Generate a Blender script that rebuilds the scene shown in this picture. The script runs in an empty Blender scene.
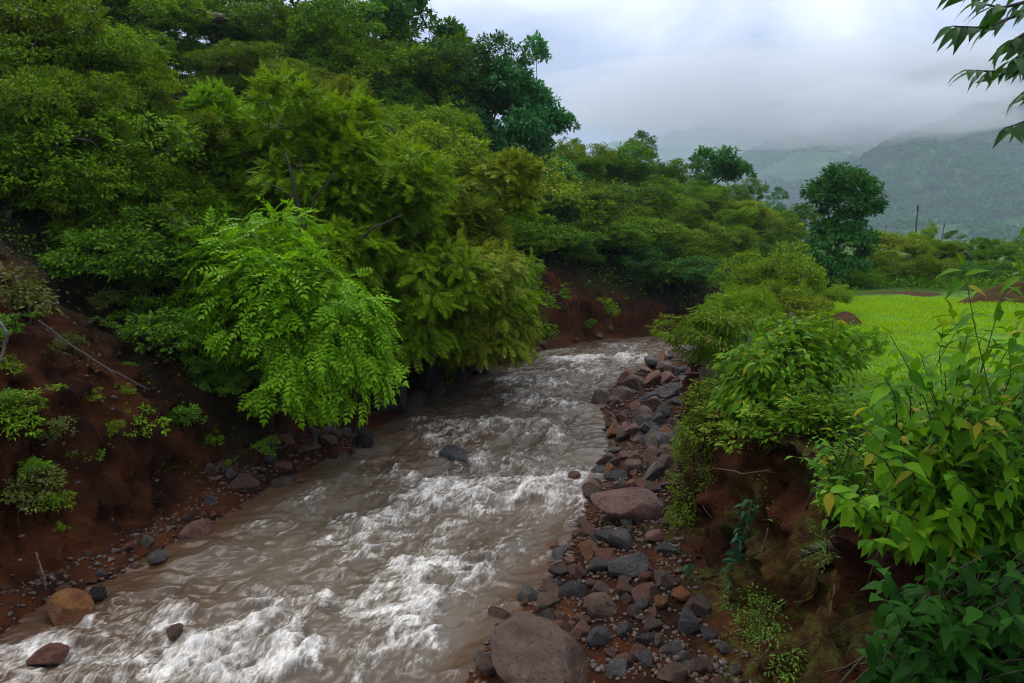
import bpy, math, random
import numpy as np
from math import radians, sin, cos, pi

SC = bpy.context.scene
COL = SC.collection
FPX, HOR = 720.0, 240.0
CZ = 5.0
PITCH = math.atan((341.5 - HOR) / FPX)
cP, sP = cos(PITCH), sin(PITCH)

# ------------------------------------------------------------------ camera geometry (only used to read places off the photograph)
def ray(px, py):
    u = (px - 512.0) / FPX; v = (341.5 - py) / FPX
    return np.array([u, cP + v * sP, -sP + v * cP])
def on_z(px, py, z=0.0):
    d = ray(px, py); t = (z - CZ) / d[2]
    return np.array([d[0] * t, d[1] * t, z])
def at(px, py, Y):
    d = ray(px, py); t = Y / d[1]
    return np.array([d[0] * t, Y, CZ + d[2] * t])

# ------------------------------------------------------------------ noise
def _h(ix, iy, iz, seed):
    n = (ix.astype(np.int64) * 374761393 + iy.astype(np.int64) * 668265263 + iz.astype(np.int64) * 2147483647 + seed * 974634777) & 0xFFFFFFFF
    n = ((n ^ (n >> 13)) * 1274126177) & 0xFFFFFFFF
    n = ((n ^ (n >> 15)) * 2246822519) & 0xFFFFFFFF
    n = n ^ (n >> 16)
    return n.astype(np.float64) / 2147483648.0 - 1.0
def vn(x, y, z=None, seed=0):
    x = np.asarray(x, float); y = np.asarray(y, float)
    z = np.zeros_like(x) if z is None else np.asarray(z, float)
    x, y, z = np.broadcast_arrays(x, y, z)
    ix, iy, iz = np.floor(x), np.floor(y), np.floor(z)
    fx, fy, fz = x - ix, y - iy, z - iz
    f = lambda t: t * t * t * (t * (t * 6 - 15) + 10)
    ux, uy, uz = f(fx), f(fy), f(fz)
    r = 0
    for a in (0, 1):
        for b in (0, 1):
            for c in (0, 1):
                r = r + _h(ix + a, iy + b, iz + c, seed) * (ux if a else 1 - ux) * (uy if b else 1 - uy) * (uz if c else 1 - uz)
    return r
def fbm(x, y, z=None, o=4, seed=0, gain=.5):
    r, a, f = 0, 1.0, 1.0
    for k in range(o):
        r = r + a * vn(np.asarray(x) * f + 17.3 * k, np.asarray(y) * f - 9.1 * k, None if z is None else np.asarray(z) * f + 5.7 * k, seed + k)
        a *= gain; f *= 2.03
    return r
def ridged(x, y, z=None, o=4, seed=0, gain=.5, soft=.03):
    r, a, f = 0, 1.0, 1.0
    for k in range(o):
        n = 1 - np.sqrt(vn(np.asarray(x) * f + 17.3 * k, np.asarray(y) * f - 9.1 * k, None if z is None else np.asarray(z) * f, seed + k) ** 2 + soft ** 2) * 1.8
        r = r + a * n; a *= gain; f *= 2.1
    return r
def sst(a, b, x):
    t = np.clip((x - a) / (b - a), 0, 1); return t * t * (3 - 2 * t)

# ------------------------------------------------------------------ mesh helpers
def np_mesh(name, V, faces, smooth=False):
    V = np.asarray(V, np.float32).reshape(-1, 3)
    faces = [np.asarray(f, np.int32) for f in faces if len(f)]
    me = bpy.data.meshes.new(name)
    me.vertices.add(len(V)); me.vertices.foreach_set('co', V.ravel())
    loops = np.concatenate([f.ravel() for f in faces])
    tot = np.concatenate([np.full(len(f), f.shape[1], np.int32) for f in faces])
    start = np.concatenate([[0], np.cumsum(tot)[:-1]]).astype(np.int32)
    me.loops.add(len(loops)); me.loops.foreach_set('vertex_index', loops)
    me.polygons.add(len(tot)); me.polygons.foreach_set('loop_start', start); me.polygons.foreach_set('loop_total', tot)
    me.update(calc_edges=True); me.validate()
    me.polygons.foreach_set('use_smooth', np.full(len(me.polygons), bool(smooth)))
    return me
def fattr(me, name, vals):
    a = me.attributes.new(name, 'FLOAT', 'POINT'); a.data.foreach_set('value', np.asarray(vals, np.float32))
def link(name, me, mat=None, parent=None, loc=None, rz=0, scale=None):
    o = bpy.data.objects.new(name, me); COL.objects.link(o)
    if mat is not None and me is not None:
        if not me.materials: me.materials.append(mat)
        o.material_slots[0].link = 'OBJECT'; o.material_slots[0].material = mat
    if parent is not None: o.parent = parent
    if loc is not None: o.location = loc
    if rz: o.rotation_euler = (0, 0, rz)
    if scale is not None: o.scale = scale if hasattr(scale, '__len__') else (scale,) * 3
    return o
def tag(o, label=None, cat=None, group=None, kind=None):
    if label: o['label'] = label
    if cat: o['category'] = cat
    if group: o['group'] = group
    if kind: o['kind'] = kind
    return o
def empty(name, loc=(0, 0, 0), rz=0, scale=1.0):
    o = bpy.data.objects.new(name, None); COL.objects.link(o)
    o.location = loc; o.rotation_euler = (0, 0, rz); o.scale = scale if hasattr(scale, '__len__') else (scale,) * 3
    o.empty_display_size = .2
    return o
def norm(a): return a / np.maximum(np.linalg.norm(a, axis=-1, keepdims=True), 1e-9)

class MB:
    def __init__(s): s.V = []; s.T = []; s.Q = []; s.n = 0
    def add(s, V, T=None, Q=None):
        V = np.asarray(V, float).reshape(-1, 3)
        if T is not None and len(T): s.T.append(np.asarray(T) + s.n)
        if Q is not None and len(Q): s.Q.append(np.asarray(Q) + s.n)
        s.V.append(V); s.n += len(V)
    def tube(s, P, R, k=6):
        P = np.asarray(P, float); R = np.asarray(R, float); n = len(P)
        D = norm(np.gradient(P, axis=0))
        ref = np.where(np.abs(D[:, 2:3]) > .9, np.array([[1., 0, 0]]), np.array([[0, 0, 1.]]))
        A = norm(np.cross(D, ref)); B = np.cross(D, A)
        an = np.arange(k) * 2 * pi / k
        V = P[:, None] + R[:, None, None] * (np.cos(an)[None, :, None] * A[:, None] + np.sin(an)[None, :, None] * B[:, None])
        i = np.arange(n - 1)[:, None] * k; j = np.arange(k)[None]; j2 = (j + 1) % k
        Q = np.stack([i + j, i + j2, i + k + j2, i + k + j], -1).reshape(-1, 4)
        V = np.concatenate([V.reshape(-1, 3), P[:1], P[-1:]])
        m = n * k; jj = np.arange(k)
        T = np.concatenate([np.stack([np.full(k, m), (jj + 1) % k, jj], -1),
                            np.stack([np.full(k, m + 1), (n - 1) * k + jj, (n - 1) * k + (jj + 1) % k], -1)])
        s.add(V, T, Q)
    def mesh(s, name, smooth=True):
        return np_mesh(name, np.concatenate(s.V), [np.concatenate(s.T) if s.T else [], np.concatenate(s.Q) if s.Q else []], smooth)

# ------------------------------------------------------------------ leaves
def _fold(verts, tris): return np.array(verts, float), np.array(tris)
RHOMB = _fold([(0, 0, 0), (.45, .5, .10), (1, 0, -.06), (.45, -.5, .10)], [(0, 2, 1), (0, 3, 2)])
BIG = _fold([(0, 0, 0), (.22, 0, .02), (.5, 0, .01), (.78, 0, -.06), (1.08, 0, -.2),
             (.2, .40, .06), (.45, .5, .07), (.72, .30, -.01), (.2, -.40, .06), (.45, -.5, .07), (.72, -.30, -.01)],
            [(0, 1, 5), (1, 6, 5), (1, 2, 6), (2, 7, 6), (2, 3, 7), (3, 4, 7), (0, 8, 1), (1, 8, 9), (1, 9, 2), (2, 9, 10), (2, 10, 3), (3, 10, 4)])
def frond(n, llen, lwid, droop, tri=False, ang=.9, term=True):
    V, T = [], []
    def put(p, ax, sd, L, Wd, up=(0, 0, 1)):
        b = len(V); p = np.array(p); ax = np.array(ax); sd = np.array(sd)
        if tri:
            V.extend([p + sd * Wd * .5, p - sd * Wd * .5, p + ax * L]); T.append((b, b + 1, b + 2))
        else:
            V.extend([p, p + ax * L * .45 + sd * Wd * .5, p + ax * L + np.array([0, 0, -.06 * L]), p + ax * L * .45 - sd * Wd * .5])
            T.append((b, b + 2, b + 1)); T.append((b, b + 3, b + 2))
    for i in range(n):
        t = .12 + .86 * i / (n - 1)
        z = -droop * t * t
        l = llen * (1 - .55 * abs(t - .5) ** 1.3 * 1.4)
        for sgn in (1, -1):
            ax = norm(np.array([cos(ang), sgn * sin(ang), -.18 - droop * t * .5])); sd = norm(np.array([-sin(ang), sgn * cos(ang), .15]))
            put((t, 0, z), ax, sd, l, lwid)
    if term: put((1, 0, -droop), norm(np.array([1, 0, -droop])), (0, 1, 0), llen, lwid)
    # rachis as a thin strip
    b = len(V); ts = np.linspace(0, 1, 5)
    for t in ts: V.extend([np.array([t, .006, -droop * t * t]), np.array([t, -.006, -droop * t * t])])
    for i in range(4): T.extend([(b + 2 * i, b + 2 * i + 1, b + 2 * i + 2), (b + 2 * i + 1, b + 2 * i + 3, b + 2 * i + 2)])
    return np.array(V), np.array(T)
FROND = frond(5, .42, .17, .55, ang=.95)
FEATHER = frond(5, .40, .20, .25, tri=True, ang=1.0)
SPRIG = frond(4, .42, .20, .35, ang=.85)

def leaf_mesh(name, P, A, N, L, Wd, tmpl, extra=None, smooth=False):
    """P base points, A axes, N rough normals, L lengths, Wd width factors."""
    P = np.asarray(P, float); n = len(P); A = norm(np.asarray(A, float)); N = np.asarray(N, float)
    B = norm(np.cross(N, A)); N = np.cross(A, B)
    V0, T0 = tmpl; k = len(V0)
    L = np.broadcast_to(np.asarray(L, float), (n,)); Wd = np.broadcast_to(np.asarray(Wd, float), (n,))
    V = P[:, None] + L[:, None, None] * (V0[None, :, 0:1] * A[:, None] + V0[None, :, 1:2] * Wd[:, None, None] * B[:, None] + V0[None, :, 2:3] * N[:, None])
    T = (np.arange(n)[:, None, None] * k + T0[None]).reshape(-1, 3)
    return np_mesh(name, V.reshape(-1, 3), [T], smooth)

def cluster_leaves(rng, C, n, rad, flat=.5, droop=.3, up=.9, centre=None, out=.6):
    """n leaves round every cluster centre; returns base, axis, normal"""
    C = np.asarray(C, float); m = len(C)
    d = norm(rng.normal(size=(m, n, 3))); r = rng.random((m, n, 1)) ** .5
    rad = np.broadcast_to(np.asarray(rad, float), (m,))[:, None, None]
    off = d * r * rad; off[..., 2] *= flat
    P = C[:, None] + off
    cc = np.array([0, 0, 0]) if centre is None else np.asarray(centre)
    o = norm(C - cc)[:, None] * np.ones((1, n, 1))
    A = norm(d * np.array([1, 1, .5]) + out * o + rng.normal(size=(m, n, 3)) * .35) - np.array([0, 0, droop])
    N = rng.normal(size=(m, n, 3)) * .45 + np.array([0, 0, up]) + .35 * o
    return P.reshape(-1, 3), norm(A.reshape(-1, 3)), N.reshape(-1, 3)

def lobes_points(rng, lobes, n, inner=.5, low=-.35):
    w = np.array([l[3] * l[4] * l[5] for l in lobes]) ** .67; w /= w.sum()
    out = []
    for l, m in zip(lobes, rng.multinomial(n, w)):
        d = norm(rng.normal(size=(m * 4 + 8, 3))); d = d[d[:, 2] > low][:m]
        r = inner + (1 - inner) * rng.random((len(d), 1)) ** .6
        out.append(np.array(l[:3]) + d * r * np.array(l[3:]))
    return np.concatenate(out)

def skeleton(rng, trunk, C, r0, mb, kt=7, wig=.10, minr=.008):
    """grow branches from the trunk polyline out to every centre in C"""
    nodes = [np.array(p, float) for p in trunk]; par = [-1] + list(range(len(trunk) - 1)); cnt = [0.0] * len(trunk)
    order = np.argsort(np.linalg.norm(C - np.array(trunk[-1]), axis=1))
    for ci in order:
        c = C[ci]; NN = np.array(nodes); d = c - NN; L = np.linalg.norm(d, axis=1)
        cost = L + .8 * np.maximum(-d[:, 2] + .1 * L, 0); cost[0] += 1.5
        b = int(np.argmin(cost)); mlen = L[b]
        prev = b; k = 2 if mlen > .5 else 1
        for q in range(1, k + 1):
            t = q / k; p = NN[b] + d[b] * t
            if q < k: p = p + rng.normal(size=3) * wig * mlen + np.array([0, 0, .08 * mlen])
            nodes.append(p); par.append(prev); cnt.append(0.0); prev = len(nodes) - 1
        cnt[prev] = 1.0
    for i in range(len(nodes) - 1, 0, -1):
        cnt[par[i]] += cnt[i]
    tot = max(cnt[0], 1)
    rad = [max(minr, r0 * (c / tot) ** .5) for c in cnt]
    kids = {}
    for i in range(1, len(nodes)): kids.setdefault(par[i], []).append(i)
    done = set()
    stack = [(0, None)]
    while stack:
        s, pr = stack.pop(); chain = ([pr] if pr is not None else []) + [s]
        cur = s
        while cur in kids:
            ks = sorted(kids[cur], key=lambda q: -cnt[q]); nx = ks[0]
            for q in ks[1:]: stack.append((q, cur))
            chain.append(nx); cur = nx
        if len(chain) > 1:
            rr = [rad[c] for c in chain]
            if pr is not None: rr[0] = min(rr[0], rr[1] * 1.15)
            rr[-1] *= .5
            mb.tube([nodes[c] for c in chain], rr, kt if max(rr) > .03 else 4)
# ------------------------------------------------------------------ materials
def mat(name):
    m = bpy.data.materials.new(name); m.use_nodes = True
    nt = m.node_tree; nt.nodes.clear()
    return m, nt, nt.nodes, nt.links
def nd(ns, t, **kw):
    n = ns.new(t)
    for k, v in kw.items(): setattr(n, k, v)
    return n
def noise_node(ns, ls, vec, scale, detail=4, rough=.55, dist=0):
    n = nd(ns, 'ShaderNodeTexNoise'); n.inputs['Scale'].default_value = scale; n.inputs['Detail'].default_value = detail
    n.inputs['Roughness'].default_value = rough; n.inputs['Distortion'].default_value = dist
    if vec is not None: ls.new(vec, n.inputs['Vector'])
    return n
def ramp(ns, ls, fac, stops):
    r = nd(ns, 'ShaderNodeValToRGB'); el = r.color_ramp.elements
    while len(el) < len(stops): el.new(.5)
    for e, (p, c) in zip(el, stops): e.position = p; e.color = (*c, 1) if len(c) == 3 else c
    ls.new(fac, r.inputs[0]); return r
def mixc(ns, ls, fac, a, b, blend='MIX'):
    m = nd(ns, 'ShaderNodeMix', data_type='RGBA', blend_type=blend)
    for s, v in ((m.inputs[0], fac), (m.inputs[6], a), (m.inputs[7], b)):
        if isinstance(v, (int, float)): s.default_value = v
        elif isinstance(v, tuple): s.default_value = (*v, 1)
        else: ls.new(v, s)
    return m.outputs[2]
def maprange(ns, ls, v, a, b, c=0, d=1, smooth=False):
    m = nd(ns, 'ShaderNodeMapRange', interpolation_type='SMOOTHSTEP' if smooth else 'LINEAR')
    ls.new(v, m.inputs[0])
    for i, q in zip((1, 2, 3, 4), (a, b, c, d)): m.inputs[i].default_value = q
    return m.outputs[0]
def leaf_mat(name, c1, c2, c3=None, trans=.26, rough=.5, spec=.25, vary=.18):
    """c1..c2 spread over the leaves, c3 a rare odd (young or dying) leaf colour; each plant is a bit lighter or darker than the next"""
    m, nt, ns, ls = mat(name)
    g = nd(ns, 'ShaderNodeNewGeometry'); oi = nd(ns, 'ShaderNodeObjectInfo')
    stops = [(0, c1), (.93, c2)] + ([(1.0, c3)] if c3 else [])
    r = ramp(ns, ls, g.outputs['Random Per Island'], stops)
    hs = nd(ns, 'ShaderNodeHueSaturation'); ls.new(r.outputs[0], hs.inputs['Color'])
    ls.new(maprange(ns, ls, oi.outputs['Random'], 0, 1, 1 - vary, 1 + vary), hs.inputs['Value'])
    ls.new(maprange(ns, ls, oi.outputs['Random'], 0, 1, .49, .51), hs.inputs['Hue'])
    p = nd(ns, 'ShaderNodeBsdfPrincipled'); ls.new(hs.outputs[0], p.inputs['Base Color'])
    p.inputs['Roughness'].default_value = rough; p.inputs['Specular IOR Level'].default_value = spec
    t = nd(ns, 'ShaderNodeBsdfTranslucent')
    ls.new(mixc(ns, ls, .6, hs.outputs[0], (1.5, 1.35, .5), 'MULTIPLY'), t.inputs[0])
    x = nd(ns, 'ShaderNodeMixShader'); x.inputs[0].default_value = trans
    ls.new(p.outputs[0], x.inputs[1]); ls.new(t.outputs[0], x.inputs[2])
    o = nd(ns, 'ShaderNodeOutputMaterial'); ls.new(x.outputs[0], o.inputs[0])
    return m
def bark_mat(name, c1, c2, scale=6):
    m, nt, ns, ls = mat(name)
    tc = nd(ns, 'ShaderNodeTexCoord'); mp = nd(ns, 'ShaderNodeMapping'); mp.inputs['Scale'].default_value = (1, 1, .25); ls.new(tc.outputs['Object'], mp.inputs[0])
    n = noise_node(ns, ls, mp.outputs[0], scale * 3, 6, .65)
    r = ramp(ns, ls, n.outputs[0], [(.3, c1), (.7, c2)])
    p = nd(ns, 'ShaderNodeBsdfPrincipled'); ls.new(r.outputs[0], p.inputs['Base Color']); p.inputs['Roughness'].default_value = .75
    b = nd(ns, 'ShaderNodeBump'); b.inputs['Strength'].default_value = .6; b.inputs['Distance'].default_value = .02
    ls.new(n.outputs[0], b.inputs['Height']); ls.new(b.outputs[0], p.inputs['Normal'])
    o = nd(ns, 'ShaderNodeOutputMaterial'); ls.new(p.outputs[0], o.inputs[0]); return m
def rock_mat(name, c1, c2, c3, rough=.42):
    m, nt, ns, ls = mat(name)
    tc = nd(ns, 'ShaderNodeTexCoord'); oi = nd(ns, 'ShaderNodeObjectInfo')
    ad = nd(ns, 'ShaderNodeVectorMath', operation='MULTIPLY_ADD'); ad.inputs[1].default_value = (1, 1, 1)
    ls.new(tc.outputs['Object'], ad.inputs[0])
    sc_ = nd(ns, 'ShaderNodeVectorMath', operation='SCALE'); sc_.inputs[0].default_value = (31, 17, 53); ls.new(oi.outputs['Random'], sc_.inputs['Scale'])
    ls.new(sc_.outputs[0], ad.inputs[2])
    n = noise_node(ns, ls, ad.outputs[0], 1.6, 7, .62, .6); n2 = noise_node(ns, ls, ad.outputs[0], 9, 6, .7)
    n3 = noise_node(ns, ls, ad.outputs[0], 40, 3, .6)
    r = ramp(ns, ls, n.outputs[0], [(.32, c1), (.52, c2), (.72, c3)])
    c = mixc(ns, ls, .8, r.outputs[0], mixc(ns, ls, n2.outputs[0], (.10, .10, .10), (1.75, 1.7, 1.65)), 'MULTIPLY')
    hs = nd(ns, 'ShaderNodeHueSaturation'); ls.new(c, hs.inputs['Color']); ls.new(maprange(ns, ls, oi.outputs['Random'], 0, 1, .7, 1.35), hs.inputs['Value'])
    p = nd(ns, 'ShaderNodeBsdfPrincipled'); ls.new(hs.outputs[0], p.inputs['Base Color'])
    ls.new(maprange(ns, ls, n2.outputs[0], .3, .7, rough - .14, rough + .16), p.inputs['Roughness']); p.inputs['Specular IOR Level'].default_value = .45
    b = nd(ns, 'ShaderNodeBump'); b.inputs['Strength'].default_value = .9; b.inputs['Distance'].default_value = .09
    h = nd(ns, 'ShaderNodeMath', operation='ADD'); ls.new(n2.outputs[0], h.inputs[0])
    h2 = nd(ns, 'ShaderNodeMath', operation='MULTIPLY'); ls.new(n3.outputs[0], h2.inputs[0]); h2.inputs[1].default_value = .3; ls.new(h2.outputs[0], h.inputs[1])
    ls.new(h.outputs[0], b.inputs['Height']); ls.new(b.outputs[0], p.inputs['Normal'])
    o = nd(ns, 'ShaderNodeOutputMaterial'); ls.new(p.outputs[0], o.inputs[0]); return m
M = {}
M['olive'] = leaf_mat('olive leaves', (0.0634, 0.1367, 0.0066), (0.1828, 0.2876, 0.0132), (0.2798, 0.3057, 0.0242), spec=.06)
M['olive2'] = leaf_mat('yellowish olive leaves', (0.08952, 0.1582, 0.0077), (0.2518, 0.3327, 0.0143), (0.3357, 0.3236, 0.0275), spec=.06)
M['mid'] = leaf_mat('mid green leaves', (0.04805, 0.1256, 0.0077), (0.131, 0.2616, 0.0132), spec=.08)
M['fresh'] = leaf_mat('fresh green leaves', (0.0819, 0.1713, 0.0066), (0.2048, 0.3505, 0.011), spec=.10)
M['dark'] = leaf_mat('dark green leaves', (0.02352, 0.09419, 0.0168), (0.07056, 0.1949, 0.0288), rough=.5, spec=.10)
M['teal'] = leaf_mat('blue green leaves', (0.0312, 0.1602, 0.05184), (0.08775, 0.3016, 0.0864), rough=.5, spec=.12)
M['mango'] = leaf_mat('glossy deep green leaves', (0.0153, 0.09135, 0.012), (0.051, 0.2175, 0.0216), (0.1275, 0.261, 0.024), rough=.45, spec=.2, trans=.15)
M['feather'] = leaf_mat('feathery yellow green leaflets', (0.08551, 0.1969, 0.004), (0.1973, 0.3426, 0.008), trans=.38, spec=.05)
M['pinnate'] = leaf_mat('bright green leaflets', (0.1008, 0.286, 0.004), (0.2128, 0.473, 0.01), trans=.38, rough=.45, spec=.12)
M['bush'] = leaf_mat('yellow tipped bush leaves', (0.03737, 0.1265, 0.0054), (0.1365, 0.2719, 0.009), (0.3737, 0.3036, 0.027), rough=.5, spec=.07, trans=.36)
M['shrub'] = leaf_mat('smooth oval shrub leaves', (0.03737, 0.1265, 0.0045), (0.1365, 0.2719, 0.0063), (0.3162, 0.253, 0.027), rough=.5, spec=.07, trans=.36)
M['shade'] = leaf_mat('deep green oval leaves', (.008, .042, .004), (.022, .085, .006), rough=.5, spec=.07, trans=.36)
M['herb'] = leaf_mat('light green herb leaves', (0.0675, 0.135, 0.008), (0.162, 0.243, 0.016), spec=.08)
M['vine'] = leaf_mat('blue green vine leaves', (.010, .070, .030), (.022, .120, .050))
M['twigleaf'] = leaf_mat('sparse yellowish leaves', (.055, .080, .010), (.13, .14, .018))
M['banana'] = leaf_mat('broad banana leaves', (.06, .21, .02), (.10, .30, .02), trans=.45, rough=.35, spec=.4)
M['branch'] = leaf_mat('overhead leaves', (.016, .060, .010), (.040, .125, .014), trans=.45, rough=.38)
M['paddy'] = leaf_mat('young paddy blades', (0.2125, 0.42, 0.0048), (0.375, 0.588, 0.0084), trans=.40, spec=.05)
M['moss'] = leaf_mat('moss and seedling leaves', (.050, .110, .010), (.13, .22, .016))
M['far'] = leaf_mat('distant forest leaves', (0.0144, 0.072, 0.018), (0.0408, 0.1395, 0.027), trans=.1, spec=.04)
M['bark'] = bark_mat('dark bark', (.012, .009, .007), (.055, .042, .032))
M['greybark'] = bark_mat('grey weathered wood', (.022, .018, .015), (.085, .074, .064))
M['stem'] = bark_mat('thin brown stems', (.025, .022, .010), (.07, .06, .025))
M['twig'] = bark_mat('bare tan twigs', (.06, .035, .02), (.16, .10, .06))
M['greenstem'] = bark_mat('green stems', (.04, .08, .02), (.08, .14, .03))
M['grey'] = rock_mat('grey basalt stone', (0.0408, 0.03468, 0.03366), (0.0867, 0.07548, 0.07344), (0.1582, 0.1378, 0.1274), .32)
M['wetgrey'] = rock_mat('wet dark basalt', (0.0215, 0.0215, 0.02346), (0.04888, 0.04692, 0.05083), (0.08797, 0.08406, 0.08797), .28)
M['brown'] = rock_mat('brown river stone', (0.0425, 0.0238, 0.017), (0.0935, 0.0527, 0.03655), (0.1445, 0.08925, 0.0663), .32)
M['red'] = rock_mat('reddish laterite stone', (0.0595, 0.0204, 0.0119), (0.1318, 0.051, 0.0306), (0.187, 0.0935, 0.06375), .32)
M['pink'] = rock_mat('pinkish weathered stone', (0.085, 0.0357, 0.0255), (0.187, 0.08925, 0.068), (0.2465, 0.1445, 0.119), .32)
M['orange'] = rock_mat('rusty orange stone', (0.08797, 0.02992, 0.0085), (0.1857, 0.07013, 0.0187), (0.2541, 0.1216, 0.04675), .32)
M['black'] = rock_mat('black wet stone', (0.0085, 0.0085, 0.00935), (0.0187, 0.01785, 0.01955), (0.03825, 0.0357, 0.0357), .25)

def ground_mat():
    m, nt, ns, ls = mat('red earth and turf')
    tc = nd(ns, 'ShaderNodeTexCoord'); ob = tc.outputs['Object']
    n1 = noise_node(ns, ls, ob, .9, 8, .62, .3); n2 = noise_node(ns, ls, ob, 7, 8, .68); n3 = noise_node(ns, ls, ob, 38, 4, .6)
    soil = ramp(ns, ls, n1.outputs[0], [(.30, (.013, .005, .0025)), (.46, (.044, .014, .005)), (.62, (.105, .034, .011)), (.78, (.060, .032, .014))])
    soilc = mixc(ns, ls, .75, soil.outputs[0], mixc(ns, ls, n2.outputs[0], (.10, .09, .08), (1.75, 1.65, 1.55)), 'MULTIPLY')
    soilc = mixc(ns, ls, .5, soilc, mixc(ns, ls, n3.outputs[0], (.35, .35, .35), (1.5, 1.5, 1.5)), 'MULTIPLY')
    humus = ramp(ns, ls, n2.outputs[0], [(.3, (.014, .011, .006)), (.55, (.026, .026, .010)), (.75, (.035, .050, .014))])
    turf = ramp(ns, ls, n1.outputs[0], [(.35, (.06, .15, .010)), (.6, (.14, .32, .012))])
    moss = ramp(ns, ls, n2.outputs[0], [(.35, (.045, .050, .010)), (.7, (.095, .130, .016))])
    def at_(n): a = nd(ns, 'ShaderNodeAttribute'); a.attribute_name = n; return a.outputs['Fac']
    c = mixc(ns, ls, at_('soil'), humus.outputs[0], soilc)
    ad = nd(ns, 'ShaderNodeMath', operation='MULTIPLY'); ls.new(at_('moss'), ad.inputs[0]); ls.new(maprange(ns, ls, n2.outputs[0], .40, .62), ad.inputs[1])
    c = mixc(ns, ls, ad.outputs[0], c, moss.outputs[0])
    c = mixc(ns, ls, at_('field'), c, turf.outputs[0])
    p = nd(ns, 'ShaderNodeBsdfPrincipled'); ls.new(c, p.inputs['Base Color'])
    ls.new(maprange(ns, ls, n2.outputs[0], .3, .7, .6, .9), p.inputs['Roughness']); p.inputs['Specular IOR Level'].default_value = .10
    b = nd(ns, 'ShaderNodeBump'); b.inputs['Strength'].default_value = 1.0; b.inputs['Distance'].default_value = .16
    h = nd(ns, 'ShaderNodeMath', operation='MULTIPLY_ADD'); ls.new(n3.outputs[0], h.inputs[0]); h.inputs[1].default_value = .35; ls.new(n2.outputs[0], h.inputs[2])
    ls.new(h.outputs[0], b.inputs['Height']); ls.new(b.outputs[0], p.inputs['Normal'])
    o = nd(ns, 'ShaderNodeOutputMaterial'); ls.new(p.outputs[0], o.inputs[0]); return m
M['ground'] = ground_mat()

def water_mat():
    m, nt, ns, ls = mat('muddy white water')
    uv = nd(ns, 'ShaderNodeUVMap'); uv.uv_map = 'flow'
    mp = nd(ns, 'ShaderNodeMapping'); mp.inputs['Scale'].default_value = (1, .38, 1); ls.new(uv.outputs[0], mp.inputs[0])
    tc = nd(ns, 'ShaderNodeTexCoord')
    a = nd(ns, 'ShaderNodeAttribute'); a.attribute_name = 'foam'; sh = nd(ns, 'ShaderNodeAttribute'); sh.attribute_name = 'shallow'
    n1 = noise_node(ns, ls, mp.outputs[0], 4.5, 8, .68, 1.2)
    n2 = noise_node(ns, ls, mp.outputs[0], 22, 5, .65, .8)
    n3 = noise_node(ns, ls, mp.outputs[0], 1.2, 5, .6, .5)
    def ma(op, x, y):
        q = nd(ns, 'ShaderNodeMath', operation=op)
        for s, v in ((q.inputs[0], x), (q.inputs[1], y)):
            if isinstance(v, (int, float)): s.default_value = v
            else: ls.new(v, s)
        return q.outputs[0]
    t = ma('ADD', a.outputs['Fac'], ma('MULTIPLY', ma('SUBTRACT', n1.outputs[0], .5), 1.45))
    t = ma('ADD', t, ma('MULTIPLY', ma('SUBTRACT', n2.outputs[0], .5), .75))
    f = maprange(ns, ls, t, .38, 1.16, 0, 1, True)
    wat = ramp(ns, ls, n3.outputs[0], [(.3, (.062, .044, .029)), (.55, (.104, .081, .059)), (.75, (.138, .113, .088))])
    wc = mixc(ns, ls, sh.outputs['Fac'], wat.outputs[0], (.066, .036, .019))
    foam = ramp(ns, ls, n2.outputs[0], [(.25, (.27, .235, .19)), (.62, (.68, .66, .625))])
    c = mixc(ns, ls, f, wc, foam.outputs[0])
    p = nd(ns, 'ShaderNodeBsdfPrincipled'); ls.new(c, p.inputs['Base Color']); p.inputs['IOR'].default_value = 1.33
    ls.new(maprange(ns, ls, f, 0, 1, .20, .6), p.inputs['Roughness']); p.inputs['Specular IOR Level'].default_value = .36
    b = nd(ns, 'ShaderNodeBump'); b.inputs['Strength'].default_value = .40; b.inputs['Distance'].default_value = .035
    ls.new(ma('ADD', n1.outputs[0], ma('MULTIPLY', n2.outputs[0], .4)), b.inputs['Height']); ls.new(b.outputs[0], p.inputs['Normal'])
    o = nd(ns, 'ShaderNodeOutputMaterial'); ls.new(p.outputs[0], o.inputs[0]); return m
M['water'] = water_mat()

def hill_mat():
    m, nt, ns, ls = mat('wooded hillside')
    tc = nd(ns, 'ShaderNodeTexCoord'); n = noise_node(ns, ls, tc.outputs['Object'], .012, 8, .6); n2 = noise_node(ns, ls, tc.outputs['Object'], .12, 5, .6)
    r = ramp(ns, ls, n.outputs[0], [(.36, (.018, .048, .016)), (.52, (.030, .075, .020)), (.66, (.050, .110, .026))])
    c = mixc(ns, ls, .6, r.outputs[0], mixc(ns, ls, n2.outputs[0], (.3, .3, .3), (1.5, 1.5, 1.5)), 'MULTIPLY')
    p = nd(ns, 'ShaderNodeBsdfPrincipled'); ls.new(c, p.inputs['Base Color']); p.inputs['Roughness'].default_value = .9; p.inputs['Specular IOR Level'].default_value = .1
    o = nd(ns, 'ShaderNodeOutputMaterial'); ls.new(p.outputs[0], o.inputs[0]); return m
M['hill'] = hill_mat()
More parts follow.
